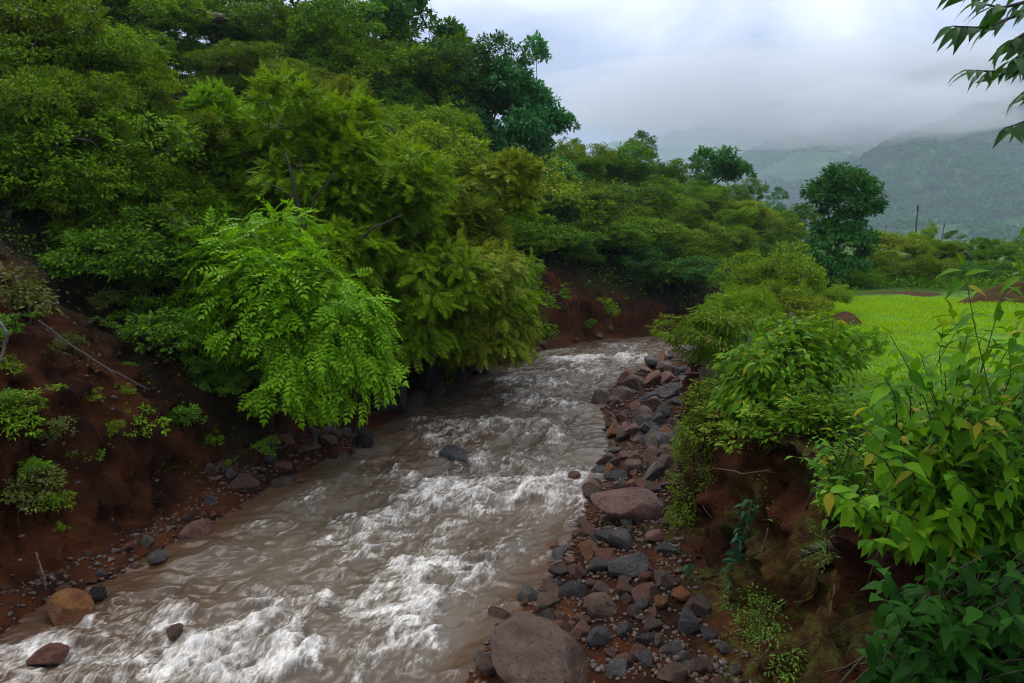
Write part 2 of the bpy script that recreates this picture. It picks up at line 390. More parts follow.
def plain(name, c, rough=.8):
    m, nt, ns, ls = mat(name); tc = nd(ns, 'ShaderNodeTexCoord'); n = noise_node(ns, ls, tc.outputs['Object'], 9, 6, .65)
    col = mixc(ns, ls, n.outputs[0], tuple(q * .55 for q in c), tuple(q * 1.45 for q in c))
    p = nd(ns, 'ShaderNodeBsdfPrincipled'); ls.new(col, p.inputs['Base Color']); p.inputs['Roughness'].default_value = rough; p.inputs['Specular IOR Level'].default_value = .05
    b = nd(ns, 'ShaderNodeBump'); b.inputs['Strength'].default_value = .6; b.inputs['Distance'].default_value = .03; ls.new(n.outputs[0], b.inputs['Height']); ls.new(b.outputs[0], p.inputs['Normal'])
    o = nd(ns, 'ShaderNodeOutputMaterial'); ls.new(p.outputs[0], o.inputs[0]); return m
M['mound'] = plain('bare red brown earth', (.052, .031, .013))
M['palewood'] = plain('pale split wood', (.34, .25, .16))
# ------------------------------------------------------------------ the lie of the land
LE = np.array([(-7, -30), (-6.6, 4), (-6.4, 9), (-5.9, 10.3), (-5.3, 12.2), (-4.5, 15), (-3.7, 16.7), (-3.0, 21), (-1.0, 26.7), (.9, 31.5), (4.0, 35.6), (9.6, 38.7), (13, 41.5), (18, 47), (26, 60), (45, 80), (120, 160), (2500, 3000)], float)
RE = np.array([(-.9, -30), (-.8, 4), (-.55, 8), (.42, 10), (.75, 11), (1.76, 14.4), (2.45, 18), (2.84, 23), (5.5, 28.8), (9.4, 34), (13.6, 38), (17.5, 42), (23, 50), (29.5, 60), (49, 80), (124, 160), (2506, 3000)], float)
def _dist(x, y, P):
    best = np.full(x.shape, 1e9)
    for (ax, ay), (bx, by) in zip(P[:-1], P[1:]):
        dx, dy = bx - ax, by - ay; t = np.clip(((x - ax) * dx + (y - ay) * dy) / (dx * dx + dy * dy), 0, 1)
        best = np.minimum(best, np.hypot(x - ax - t * dx, y - ay - t * dy))
    return best
def xL(y): return np.interp(y, LE[:, 1], LE[:, 0])
def xR(y): return np.interp(y, RE[:, 1], RE[:, 0])
def dLR(x, y):
    x = np.asarray(x, float); y = np.asarray(y, float)
    dl = _dist(x, y, LE) * np.where(x < xL(y), 1, -1); dr = _dist(x, y, RE) * np.where(x > xR(y), 1, -1)
    return dl, dr
TOP = 2.55
def barw(y): return np.interp(y, [5, 8, 10, 11.5, 14, 18, 23, 28, 34, 40, 60], [3.3, 3.05, 2.15, 1.75, 1.6, 2.1, 3.0, 2.8, 1.8, 1.0, 1.0])
def land(x, y, rough=True):
    x = np.asarray(x, float); y = np.asarray(y, float); x, y = np.broadcast_arrays(x, y)
    dl, dr = dLR(x, y)
    wob = vn(x * .55, y * .55, seed=3) * .30
    # left flank: shore shelf, cut bank, then the hillside
    q = y + .45 * np.maximum(x, -25)
    Hm = np.interp(q, [-20, 5, 20, 42, 58, 80, 110], [11, 13, 14.5, 14.0, 8.2, 5.5, 3.0])
    w0 = np.interp(y, [5, 9, 12, 15, 17, 22, 30, 36], [.25, .4, 1.0, 1.5, 1.0, .6, 1.0, .4]) + wob * .6
    scar = np.exp(-((y - 10.5) / 4.2) ** 2) + np.exp(-((y - 34.5) / 3.2) ** 2)
    zl = .22 * sst(0, .5, dl) + (.9 + .5 * scar) * sst(w0, w0 + .7, dl) + Hm * (1 - np.exp(-np.maximum(dl - w0 - .3, 0) * (.072 + .022 * scar)))
    # right side: stone bar, cut bank, terrace
    bw = barw(y) + wob * .5
    zr = .10 * sst(0, .4, dr) + .30 * sst(.3, bw, dr) + (TOP - .40) * sst(bw - .02, bw + .46, dr)
    zr = zr + .5 * sst(40, 160, y)
    bed = -.15 - .45 * sst(0, 1.2, np.minimum(-dl, -dr))
    z = np.where(dl > 0, zl, np.where(dr > 0, zr, bed))
    if rough:
        onl = sst(0, 1.2, dl); far = 1 / (1 + np.maximum(y - 40, 0) * .02)
        z = z + onl * (fbm(x * .5, y * .5, o=4, seed=11) * .30 + ridged(x * 1.3, y * 1.3, o=3, seed=21) * .10) * far
        onr = sst(bw - .1, bw + .6, dr)
        z = z + onr * fbm(x * .6, y * .6, o=3, seed=31) * .07 + sst(0, .3, dr) * (1 - onr) * fbm(x * 2.2, y * 2.2, o=3, seed=41) * .06
    return z
def lz(x, y): return float(land(np.array([x]), np.array([y]))[0])

def ground_at(px, py):
    d = ray(px, py); t = np.arange(3.0, 120.0, .04) / d[1]
    P = np.array([0, 0, CZ]) + t[:, None] * d
    k = np.argmax(P[:, 2] < land(P[:, 0], P[:, 1])); return P[k]
def axis(pts):
    """pts: (position, spacing) knots -> graded coordinates"""
    out = [pts[0][0]]
    ps = [p for p, _ in pts]; ss = [s for _, s in pts]
    while out[-1] < pts[-1][0]:
        out.append(out[-1] + float(np.interp(out[-1], ps, ss)))
    return np.array(out)
def build_ground():
    xs = axis([(-6000, 1500), (-1500, 300), (-120, 25), (-40, 1.2), (-14, .16), (-9, .07), (-5, .07), (-4, .11), (.2, .10), (1.6, .05), (2.1, .016), (4.0, .016), (4.6, .06), (6, .12), (14, .22), (40, 1.2), (160, 25), (2600, 400), (9000, 1500)])
    ys = axis([(-60, 12), (-6, 1.5), (4, .14), (6, .07), (14, .07), (20, .12), (36, .16), (46, .4), (70, 1.5), (200, 25), (2600, 400), (8000, 1500)])
    X, Y = np.meshgrid(xs, ys); Z = land(X, Y)
    dl, dr = dLR(X, Y)
    # rough, crumbling cut faces: push steep places in and out sideways
    gy, gx = np.gradient(Z, ys, xs); steep = sst(.55, 1.9, np.hypot(gx, gy)) * (Y < 45)
    dv = ridged(X * 1.1, Y * 1.1, Z * 1.4, o=4, seed=51) - 1.0 + .55 * ridged(X * 3.3, Y * 3.3, Z * 2.2, o=4, seed=57) - .5
    nx, ny = -gx / (np.hypot(gx, gy) + 1e-6), -gy / (np.hypot(gx, gy) + 1e-6)
    amp = np.where(X > 0, .25, .36) * steep
    # hollow scooped from under the bush on the point, and a second one lower down
    hol = np.zeros_like(X)
    for (px, py, yy, r, a) in ((790, 462, 9.1, .55, .55), (738, 560, 9.6, .45, .40), (850, 600, 6.6, .9, .5)):
        c = at(px, py, yy); hol += a * np.exp(-(((X - c[0]) / r) ** 2 + ((Y - c[1]) / r) ** 2 + ((Z - c[2]) / (.8 * r)) ** 2))
    X2 = X + nx * (amp * dv - hol); Y2 = Y + ny * (amp * dv - hol)
    clod = steep * (Y < 18) * (ridged(X * 5.5, Y * 5.5, Z * 5.5, o=3, seed=83) - .9) * .05
    X2 = X2 + nx * clod; Y2 = Y2 + ny * clod; Z = Z + clod * .6 + steep * (Y < 18) * ridged(X * 2.6, Y * 2.6, o=3, seed=87) * .05
    nV = np.stack([X2, Y2, Z], -1)
    ny_, nx_ = X.shape
    i = (np.arange(ny_ - 1)[:, None] * nx_ + np.arange(nx_ - 1)[None]).ravel()
    me = np_mesh('ground', nV.reshape(-1, 3), [np.stack([i, i + 1, i + nx_ + 1, i + nx_], -1)], True)
    n = fbm(X * .7, Y * .7, o=4, seed=61)
    bw = barw(Y)
    s_left = sst(1.0, .3, dl / np.interp(Y, [4, 8, 12, 15, 18, 24, 30, 34, 38, 42], [6, 8, 7.5, 3.6, 1.6, 1.0, 2.5, 4.6, 3.0, .8]) + n * .25) * (dl > 0)
    s_right = (dr > 0) * sst(bw + 1.0, bw + .45, dr + n * .25)
    bed = (dl <= 0) & (dr <= 0)
    soil = np.clip(np.where(bed, 1, s_left + s_right), 0, 1)
    moss = (dr > 0) * sst(.9, .2, np.abs(dr - bw - .15)) * sst(13, 9.5, Y) * sst(-.35, .15, fbm(X * 1.1, Y * 1.1, Z * 1.1, o=3, seed=71) - .02 - .30 * sst(1.3, 2.3, Z)) * .75
    field = (dr > bw + 1.0) * sst(11, 13, Y) * sst(33, 30.5, Y + n * 1.2 - .08 * (X - 14)) * sst(40, 36, X)
    field = np.maximum(field, .40 * (dr > bw + 1.2)); field = np.where(Y > 90, .35, field)
    for k, v in (('soil', soil), ('moss', moss), ('field', field)): fattr(me, k, v.ravel())
    o = link('ground', me, M['ground']); tag(o, kind='structure'); return o
build_ground()

# ------------------------------------------------------------------ the stream
def smooth_line(P, n):
    t = np.concatenate([[0], np.cumsum(np.hypot(*np.diff(P, axis=0).T))]); u = np.linspace(0, t[-1], n)
    q = np.stack([np.interp(u, t, P[:, k]) for k in (0, 1)], -1)
    w = np.hanning(61); w /= w.sum()
    qq = np.pad(q, ((30, 30), (0, 0)), mode='reflect', reflect_type='odd')
    return np.stack([np.convolve(qq[:, k], w, 'valid') for k in (0, 1)], -1)
# white water: where each standing wave or froth patch lies, read off the photograph: (px, py, half width px, half height px, foam, lift m)
WAVES = [(40, 655, 84, 30, .85, .13), (215, 640, 34, 34, 1.0, .22), (292, 645, 42, 36, 1.0, .24), (150, 660, 70, 22, .75, .12), (175, 600, 40, 14, .7, .10),
         (240, 560, 40, 9, .55, .06), (200, 545, 30, 8, .4, .05), (395, 575, 30, 24, .6, .10), (425, 560, 45, 26, .85, .16), (455, 540, 26, 22, .8, .16), (420, 625, 30, 34, .85, .12),
         (445, 590, 40, 25, .6, .08), (350, 520, 70, 16, .6, .08), (405, 510, 40, 20, .7, .12), (510, 560, 40, 14, .5, .06), (560, 515, 50, 14, .75, .09), (520, 480, 60, 17, .85, .13),
         (575, 475, 42, 13, .8, .10), (470, 500, 40, 14, .6, .08), (430, 480, 38, 13, .7, .10), (490, 455, 45, 10, .75, .12), (400, 470, 30, 10, .5, .06), (440, 440, 40, 9, .65, .10),
         (500, 425, 60, 10, .75, .13), (430, 420, 30, 8, .5, .06), (560, 438, 18, 8, .75, .10), (500, 400, 40, 9, .65, .12), (560, 405, 32, 7, .7, .10), (545, 385, 40, 6, .7, .12),
         (520, 378, 26, 6, .7, .12), (590, 372, 40, 5, .75, .13), (575, 360, 50, 4, .9, .16), (640, 357, 45, 5, .9, .16), (560, 352, 30, 3, .6, .10), (610, 347, 30, 3, .7, .12), (650, 345, 30, 3, .5, .08), (675, 334, 16, 2, .4, .05),
         (595, 500, 22, 8, .5, .05), (610, 468, 12, 8, .5, .05), (330, 570, 30, 20, .25, .05), (300, 500, 30, 10, .3, .04), (360, 660, 60, 14, .35, .05), (470, 655, 30, 16, .3, .05), (100, 625, 34, 9, .7, .09), (180, 618, 34, 9, .65, .12), (20, 640, 30, 10, .8, .08), (250, 672, 60, 12, .6, .08), (500, 600, 30, 12, .25, .04), (330, 605, 36, 12, .55, .09), (120, 592, 26, 9, .6, .08), (262, 600, 30, 9, .5, .08), (310, 543, 34, 8, .6, .08), (245, 520, 26, 6, .6, .07), (185, 578, 22, 7, .55, .08), (290, 580, 20, 8, .5, .09), (370, 545, 22, 8, .6, .10), (330, 490, 30, 6, .5, .07), (380, 605, 26, 10, .5, .08), (360, 475, 26, 6, .5, .07), (480, 570, 24, 8, .55, .08), (515, 540, 22, 7, .5, .07), (545, 500, 22, 6, .6, .08), (535, 605, 14, 10, .4, .03)]
def build_stream():
    n = 900
    yq = axis([(3.5, .03), (14, .035), (22, .05), (40, .09), (62, .5)])
    # both banks resampled against each other
    L = smooth_line(LE[:-2], 1600); R = smooth_line(RE[:-2], 1600)
    L = np.stack([np.interp(yq, L[:, 1], L[:, 0]), yq], -1); R = np.stack([np.interp(yq, R[:, 1], R[:, 0]), yq], -1)
    t = np.linspace(-.09, 1.09, 250)
    XY = L[:, None] * (1 - t)[None, :, None] + R[:, None] * t[None, :, None]
    X, Y = XY[..., 0], XY[..., 1]
    mid = XY[:, 125]; s = np.concatenate([[0], np.cumsum(np.hypot(*np.diff(mid, axis=0).T))])
    S = s[:, None] + 0 * X; wd = np.hypot(*(R - L).T)[:, None]; T = (t[None] - .5) * wd
    foam = np.zeros_like(X); lift = np.zeros_like(X)
    wx = fbm(S * .9, T * .9, o=3, seed=5) * .40; wy = fbm(S * .9 + 40, T * .9, o=3, seed=6) * .40
    for (px, py, rx, ry, f, h) in WAVES:
        c = on_z(px, py, .05); e = on_z(px + rx, py, .05); g = on_z(px, py - ry, .05); g2 = on_z(px, py + ry, .05)
        ax = abs(e[0] - c[0]) + .06; ay = (g[1] - g2[1]) * .5 + .10
        k = np.exp(-(((X + wx - c[0]) / ax) ** 2 + ((Y + wy - c[1]) / ay) ** 2))
        foam = foam + f * (.84 if px > 380 else 1.0) * k * (1 - np.clip(foam, 0, 1) * .6); lift = np.maximum(lift, h * k)
    turb = ridged(S * 1.1 + wx, T * 1.5 + wy, o=4, seed=9, soft=.08) - 1.1
    fine = ridged(S * 3.1 + wx * 2, T * 4.2 + wy * 2, o=4, seed=13) - 1.1
    froth = fbm(S * 9 + wx * 5, T * 10 + wy * 5, o=3, seed=15)
    veins = ridged(S * .8 + 1.8 * wx, T * 1.5 + 1.8 * wy, o=4, seed=17, gain=.6)          # thin foam lines drawn out by the current
    calm = 1 - .5 * sst(37, 41, Y)
    swell = fbm(S * .95 + .8 * wx, T * .7 + .8 * wy, o=4, seed=25); rip = fbm(S * 5 + 2 * wx, T * 3.4 + 2 * wy, o=4, seed=27)
    Fm = np.clip(foam, 0, 1.15)
    crest = ridged(S * 1.25 + 1.3 * wx, T * .62 + 1.3 * wy, o=3, seed=29, soft=.16) - .85
    h = .075 * swell * calm + .055 * crest * calm + lift * (1 + .45 * turb) + .035 * fine * Fm * calm + .022 * rip * calm + Fm * .022 * froth
    chop = fbm(S * 1.7, T * 1.2, o=3, seed=19) * .035
    edge = sst(0, .9, np.minimum(t[None], 1 - t[None]) * wd)
    h = (h + chop) * (.35 + .65 * edge)
    Ff = Fm * .88 + .18 * (turb + .2) * (.4 + Fm) + .34 * sst(1.30, 1.85, veins) * (.25 + edge) + .16 * fine * (.2 + Fm) + .30 * sst(.25, .75, crest) * edge + .12 * sst(-.1, .6, swell) + .04 + .05 * sst(12, 17, Y) * edge
    Ff = Ff * calm
    shallow = sst(1.1, .1, np.minimum(t[None] * wd, (1 - t[None]) * wd * 1.6)) * sst(18, 12, Y) + .55 * sst(.2, .7, fbm(S * .5, T * .6, o=2, seed=23)) * (T < 0)
    V = np.stack([X, Y, .02 + h], -1)
    ny_, nx_ = X.shape
    i = (np.arange(ny_ - 1)[:, None] * nx_ + np.arange(nx_ - 1)[None]).ravel()
    me = np_mesh('stream', V.reshape(-1, 3), [np.stack([i, i + 1, i + nx_ + 1, i + nx_], -1)], True)
    fattr(me, 'foam', Ff.ravel()); fattr(me, 'shallow', np.clip(shallow, 0, 1).ravel())
    uv = me.uv_layers.new(name='flow'); vi = np.empty(len(me.loops), np.int32); me.loops.foreach_get('vertex_index', vi)
    ST = np.stack([T.ravel(), S.ravel()], -1)[vi]; uv.data.foreach_set('uv', ST.astype(np.float32).ravel())
    o = link('stream_water', me, M['water']); tag(o, kind='structure')
build_stream()

# ------------------------------------------------------------------ far hills with their woods
def ridge_mesh(name, ridge, foot, zfoot, seed, bump):
    """ridge: (px, py, distance) along the crest; foot distance; a flank rising from foot to crest and rolling over behind it"""
    rp = np.array(ridge, float)
    pxs = np.linspace(rp[0, 0], rp[-1, 0], 150); py = np.interp(pxs, rp[:, 0], rp[:, 1]); di = np.interp(pxs, rp[:, 0], rp[:, 2])
    crest = np.array([at(a, b, c) for a, b, c in zip(pxs, py, di)])
    fx = crest[:, :2] / crest[:, 1:2] * foot
    u = np.linspace(0, 1.6, 120)
    P = fx[:, None] + (crest[:, None, :2] - fx[:, None]) * u[None, :, None]
    prof = np.where(u < 1, u ** 1.15 * (1 - .0 * u), 1 - (u - 1) * 1.1)
    prof = np.where(u < 1, .85 * u ** 1.3 + .15 * u, prof)
    Z = zfoot + (crest[:, None, 2] - zfoot) * prof[None]
    X, Y = P[..., 0], P[..., 1]
    sc = 1 / 330.0
    Z = Z + (fbm(X * sc, Y * sc, o=4, seed=seed) * bump * .6 - np.abs(vn(X * sc * 1.5, Y * sc * .5, seed=seed + 9)) * bump) * sst(0, .35, u)[None]
    return X, Y, Z
def grid_obj(name, X, Y, Z, m):
    a, b = X.shape; i = (np.arange(a - 1)[:, None] * b + np.arange(b - 1)[None]).ravel()
    me = np_mesh(name, np.stack([X, Y, Z], -1).reshape(-1, 3), [np.stack([i, i + b, i + b + 1, i + 1], -1)], True)
    o = link(name, me, m); tag(o, kind='structure'); return o
def build_hills():
    rng = np.random.default_rng(5)
    specs = [([(640, 243, 1500), (760, 222, 1550), (830, 186, 1600), (880, 140, 1700), (930, 112, 1800), (985, 94, 1900), (1060, 78, 1950), (1180, 40, 2000), (1320, 30, 2000)], 820, -4, 3, 38, 6500),
             ([(560, 205, 2600), (640, 178, 2700), (720, 156, 2800), (790, 130, 2950), (850, 100, 3100), (930, 60, 3250), (1060, 40, 3400), (1250, 20, 3500)], 1550, -4, 13, 55, 5200),
             ([(380, 180, 4200), (520, 160, 4400), (620, 140, 4500), (700, 120, 4600), (790, 100, 4700), (900, 80, 4900), (1100, 60, 5000)], 3000, -4, 23, 80, 0)]
    LV = []
    for k, (r, foot, zf, seed, bump, nt) in enumerate(specs):
        X, Y, Z = ridge_mesh('hills', r, foot, zf, seed, bump)
        grid_obj('hills', X, Y, Z, M['hill'])
        if nt:
            a, b = X.shape; fi = rng.random(nt) * (a - 1.01); fj = rng.random(nt) * (b * .66)
            i, j = fi.astype(int), fj.astype(int); u, v = (fi - i), (fj - j)
            bil = lambda Q: Q[i, j] * (1 - u) * (1 - v) + Q[i + 1, j] * u * (1 - v) + Q[i, j + 1] * (1 - u) * v + Q[i + 1, j + 1] * u * v
            C = np.stack([bil(X), bil(Y), bil(Z)], -1)
            keep = fbm(C[:, 0] / 170, C[:, 1] / 170, o=4, seed=77) > -.42
            LV.append((C[keep], 1 + .4 * (k > 0)))
    P, A, N, L = [], [], [], []
    for C, sc in LV:
        n = 46; R = rng.uniform(5.5, 12.5, (len(C), 1, 1)) * sc
        d = norm(rng.normal(size=(len(C), n, 3))); d[..., 2] = np.abs(d[..., 2]) * 1.0 - .25
        p = C[:, None] + np.array([0, 0, 4.0]) + d * R * np.array([1, 1, .75]) * rng.uniform(.6, 1.1, (len(C), n, 1))
        P.append(p.reshape(-1, 3)); A.append((rng.normal(size=p.shape) * .8 + d * np.array([1, 1, -.2])).reshape(-1, 3)); N.append((d + rng.normal(size=p.shape) * .4).reshape(-1, 3)); L.append(np.broadcast_to(R * .55, p.shape[:2] + (1,)).reshape(-1))
    me = leaf_mesh('forest', np.concatenate(P), np.concatenate(A), np.concatenate(N), np.concatenate(L), .9, RHOMB)
    o = link('forest', me, M['far']); tag(o, 'dim blue green woods covering the hills in the mist', 'forest', kind='stuff')
build_hills()

# ------------------------------------------------------------------ haze and the mist on the hill tops
def vol_mat(name, dens, col, aniso=.2):
    m, nt, ns, ls = mat(name)
    v = nd(ns, 'ShaderNodeVolumePrincipled'); v.inputs['Color'].default_value = (*col, 1); v.inputs['Density'].default_value = dens; v.inputs['Anisotropy'].default_value = aniso
    o = nd(ns, 'ShaderNodeOutputMaterial'); ls.new(v.outputs[0], o.inputs['Volume']); return m
HAZE = .00025
def box_mesh(name, a, b):
    v = [(x, y, z) for x in (a[0], b[0]) for y in (a[1], b[1]) for z in (a[2], b[2])]
    return np_mesh(name, v, [[(0, 1, 3, 2), (4, 6, 7, 5), (0, 4, 5, 1), (2, 3, 7, 6), (0, 2, 6, 4), (1, 5, 7, 3)]])
o = link('haze', box_mesh('haze', (-5500, -800, -8), (8200, 7400, 700)), vol_mat('pale wet air', HAZE, (.58, .69, .84))); tag(o, kind='stuff')
def mist(px, py, Y, rx, ry, rz, dens, seed, label, m=[0]):
    bpy.ops.mesh.primitive_ico_sphere_add(subdivisions=5, radius=1); ob = bpy.context.object
    me = ob.data; co = np.empty(len(me.vertices) * 3); me.vertices.foreach_get('co', co); co = co.reshape(-1, 3)
    n = fbm(co[:, 0] * 1.6, co[:, 1] * 1.6, co[:, 2] * 1.6, o=5, seed=seed, gain=.55)
    co = co * (1 + .33 * n)[:, None] * np.array([rx, ry, rz]); me.vertices.foreach_set('co', co.ravel()); me.polygons.foreach_set('use_smooth', np.ones(len(me.polygons), bool)); me.update()
    ob.name = me.name = 'mist'; c = at(px, py, Y); ob.location = c
    me.materials.append(vol_mat('low cloud', dens, (.95, .965, 1.0), .2)); tag(ob, label, 'mist', kind='stuff')
mist(780, 92, 1900, 520, 260, 130, .0048, 4, 'low white cloud sitting on the hill crests above the big round crowned tree')
mist(900, 108, 1560, 230, 140, 60, .0058, 8, 'wisp of mist drifting down across the nearer hill crest')
mist(1010, 66, 1800, 260, 150, 70, .0060, 15, 'cloud hiding the top of the hill at the right edge')

# ------------------------------------------------------------------ sky, sun, camera
def build_light():
    w = bpy.data.worlds.new('World'); SC.world = w; w.use_nodes = True; nt = w.node_tree; ns, ls = nt.nodes, nt.links; ns.clear()
    el, az = radians(56), radians(-38)
    sky = nd(ns, 'ShaderNodeTexSky', sky_type='NISHITA'); sky.sun_disc = False; sky.sun_elevation = el; sky.sun_rotation = az; sky.air_density = 1.2; sky.dust_density = 3
    tc = nd(ns, 'ShaderNodeTexCoord'); sx = nd(ns, 'ShaderNodeSeparateXYZ'); ls.new(tc.outputs['Generated'], sx.inputs[0])
    n = noise_node(ns, ls, tc.outputs['Generated'], 3.2, 5, .55, .4); n2 = noise_node(ns, ls, tc.outputs['Generated'], 1.4, 3, .5)
    el_ = nd(ns, 'ShaderNodeMath', operation='ADD'); ls.new(sx.outputs['Z'], el_.inputs[0])
    wob = nd(ns, 'ShaderNodeMath', operation='MULTIPLY_ADD'); ls.new(n.outputs[0], wob.inputs[0]); wob.inputs[1].default_value = .42; wob.inputs[2].default_value = -.21; ls.new(wob.outputs[0], el_.inputs[1])
    g = ramp(ns, ls, el_.outputs[0], [(0.0, (2.9, 3.5, 5.2)), (.10, (3.0, 3.6, 5.4)), (.22, (4.8, 5.6, 7.8)), (.34, (12.0, 12.5, 14.0)), (1.0, (15.0, 15.4, 16.2))])
    c = mixc(ns, ls, maprange(ns, ls, n2.outputs[0], .35, .65, .86, .97), sky.outputs[0], g.outputs[0])
    bg = nd(ns, 'ShaderNodeBackground'); bg.inputs[1].default_value = .1; ls.new(c, bg.inputs[0])
    o = nd(ns, 'ShaderNodeOutputWorld'); ls.new(bg.outputs[0], o.inputs[0])
    L = bpy.data.lights.new('sun', 'SUN'); L.energy = 1.5; L.angle = radians(20); L.color = (1, .96, .90)
    s = bpy.data.objects.new('sun', L); COL.objects.link(s); s.rotation_euler = (radians(34), 0, pi - az); s.location = (0, 0, 60)
    cam = bpy.data.cameras.new('camera'); cam.sensor_width = 36; cam.lens = FPX / 1024 * 36; cam.clip_start = .05; cam.clip_end = 20000
    co = bpy.data.objects.new('camera', cam); COL.objects.link(co); co.location = (0, 0, CZ); co.rotation_euler = (pi / 2 - PITCH, 0, 0); SC.camera = co
    SC.view_settings.view_transform = 'Standard'; SC.view_settings.look = 'None'; SC.view_settings.exposure = .36; SC.view_settings.gamma = 1
    cy = SC.cycles; cy.use_denoising = True; cy.filter_width = 1.15; cy.max_bounces = 6; cy.diffuse_bounces = 2; cy.glossy_bounces = 2; cy.transmission_bounces = 3; cy.volume_bounces = 1; cy.transparent_max_bounces = 4
    cy.caustics_reflective = cy.caustics_refractive = False
build_light()
# ------------------------------------------------------------------ stones
def rock_mesh(seed, cuts, sub=4, squash=(1, 1, 1), round_=0.0, rough=.03):
    rng = np.random.default_rng(seed)
    bpy.ops.mesh.primitive_ico_sphere_add(subdivisions=sub, radius=1); ob = bpy.context.object; me = ob.data
    bpy.data.objects.remove(ob)
    co = np.empty(len(me.vertices) * 3); me.vertices.foreach_get('co', co); co = co.reshape(-1, 3)
    p = co.copy()
    for d in norm(rng.normal(size=(cuts, 3))):
        h = rng.uniform(.46, .86); k = p @ d - h
        p -= np.where(k > 0, k * (1 - round_), 0)[:, None] * d
    p *= (1 + rough * fbm(co[:, 0] * 2.2, co[:, 1] * 2.2, co[:, 2] * 2.2, o=4, seed=seed))[:, None]
    p *= np.array(squash); p /= np.abs(p).max()
    me.vertices.foreach_set('co', p.ravel()); me.polygons.foreach_set('use_smooth', np.ones(len(me.polygons), bool)); me.update()
    me.name = 'stone'; me.materials.append(M['grey']); return me
ANG = [rock_mesh(100 + i, 11, 4, sq) for i, sq in enumerate([(1, .8, .7), (1, .7, .6), (.9, 1, .8), (1, .75, .85)])]
RND = [rock_mesh(200 + i, 18, 4, sq, .18, .06) for i, sq in enumerate([(1, .85, .7), (1, .7, .62), (.95, 1, .75)])]
FLT = [rock_mesh(300 + i, 10, 4, sq, .0, .05) for i, sq in enumerate([(1, .75, .34), (1, .62, .30), (.9, 1, .42)])]
SMO = [rock_mesh(400 + i, 40, 5, sq, .45, .05) for i, sq in enumerate([(1, .85, .72), (1, .8, .68)])]
SHP = {'a': ANG, 'r': RND, 'f': FLT, 's': SMO}
taken = []
srng = np.random.default_rng(77)
def stone(p, half, shape, m, label, group=None, sink=.3, zs=1.0, rot=None, k=None, name='stone'):
    me = SHP[shape][int(srng.integers(len(SHP[shape]))) if k is None else k]
    o = bpy.data.objects.new(name, me); COL.objects.link(o)
    o.material_slots[0].link = 'OBJECT'; o.material_slots[0].material = M[m]
    zmax = half * zs * {'a': .75, 'r': .7, 'f': .36, 's': .7}[shape]
    o.location = (p[0], p[1], p[2] + zmax * (1 - 2 * sink)); o.scale = (half, half * srng.uniform(.85, 1.1), half * zs)
    o.rotation_euler = rot if rot is not None else (srng.normal() * .18, srng.normal() * .18, srng.uniform(0, 6.28))
    tag(o, label, 'stone', group); taken.append((p[0], p[1], half)); return o
def place(px, py, w, shape, m, label, zg=None, **kw):
    """stone whose middle shows at px, py and which is w pixels wide; stands on the ground or in the stream there"""
    z = 0.15 if zg is None else zg
    for _ in range(4):
        p = on_z(px, py, z + .25 * w / FPX * 10 * .0)
        g = lz(p[0], p[1]); z = max(g, 0.0) if zg is None else zg
    d = p[1]; half = w * .5 * d / FPX * 1.04
    return stone((p[0], p[1], z), half, shape, m, label, **kw)
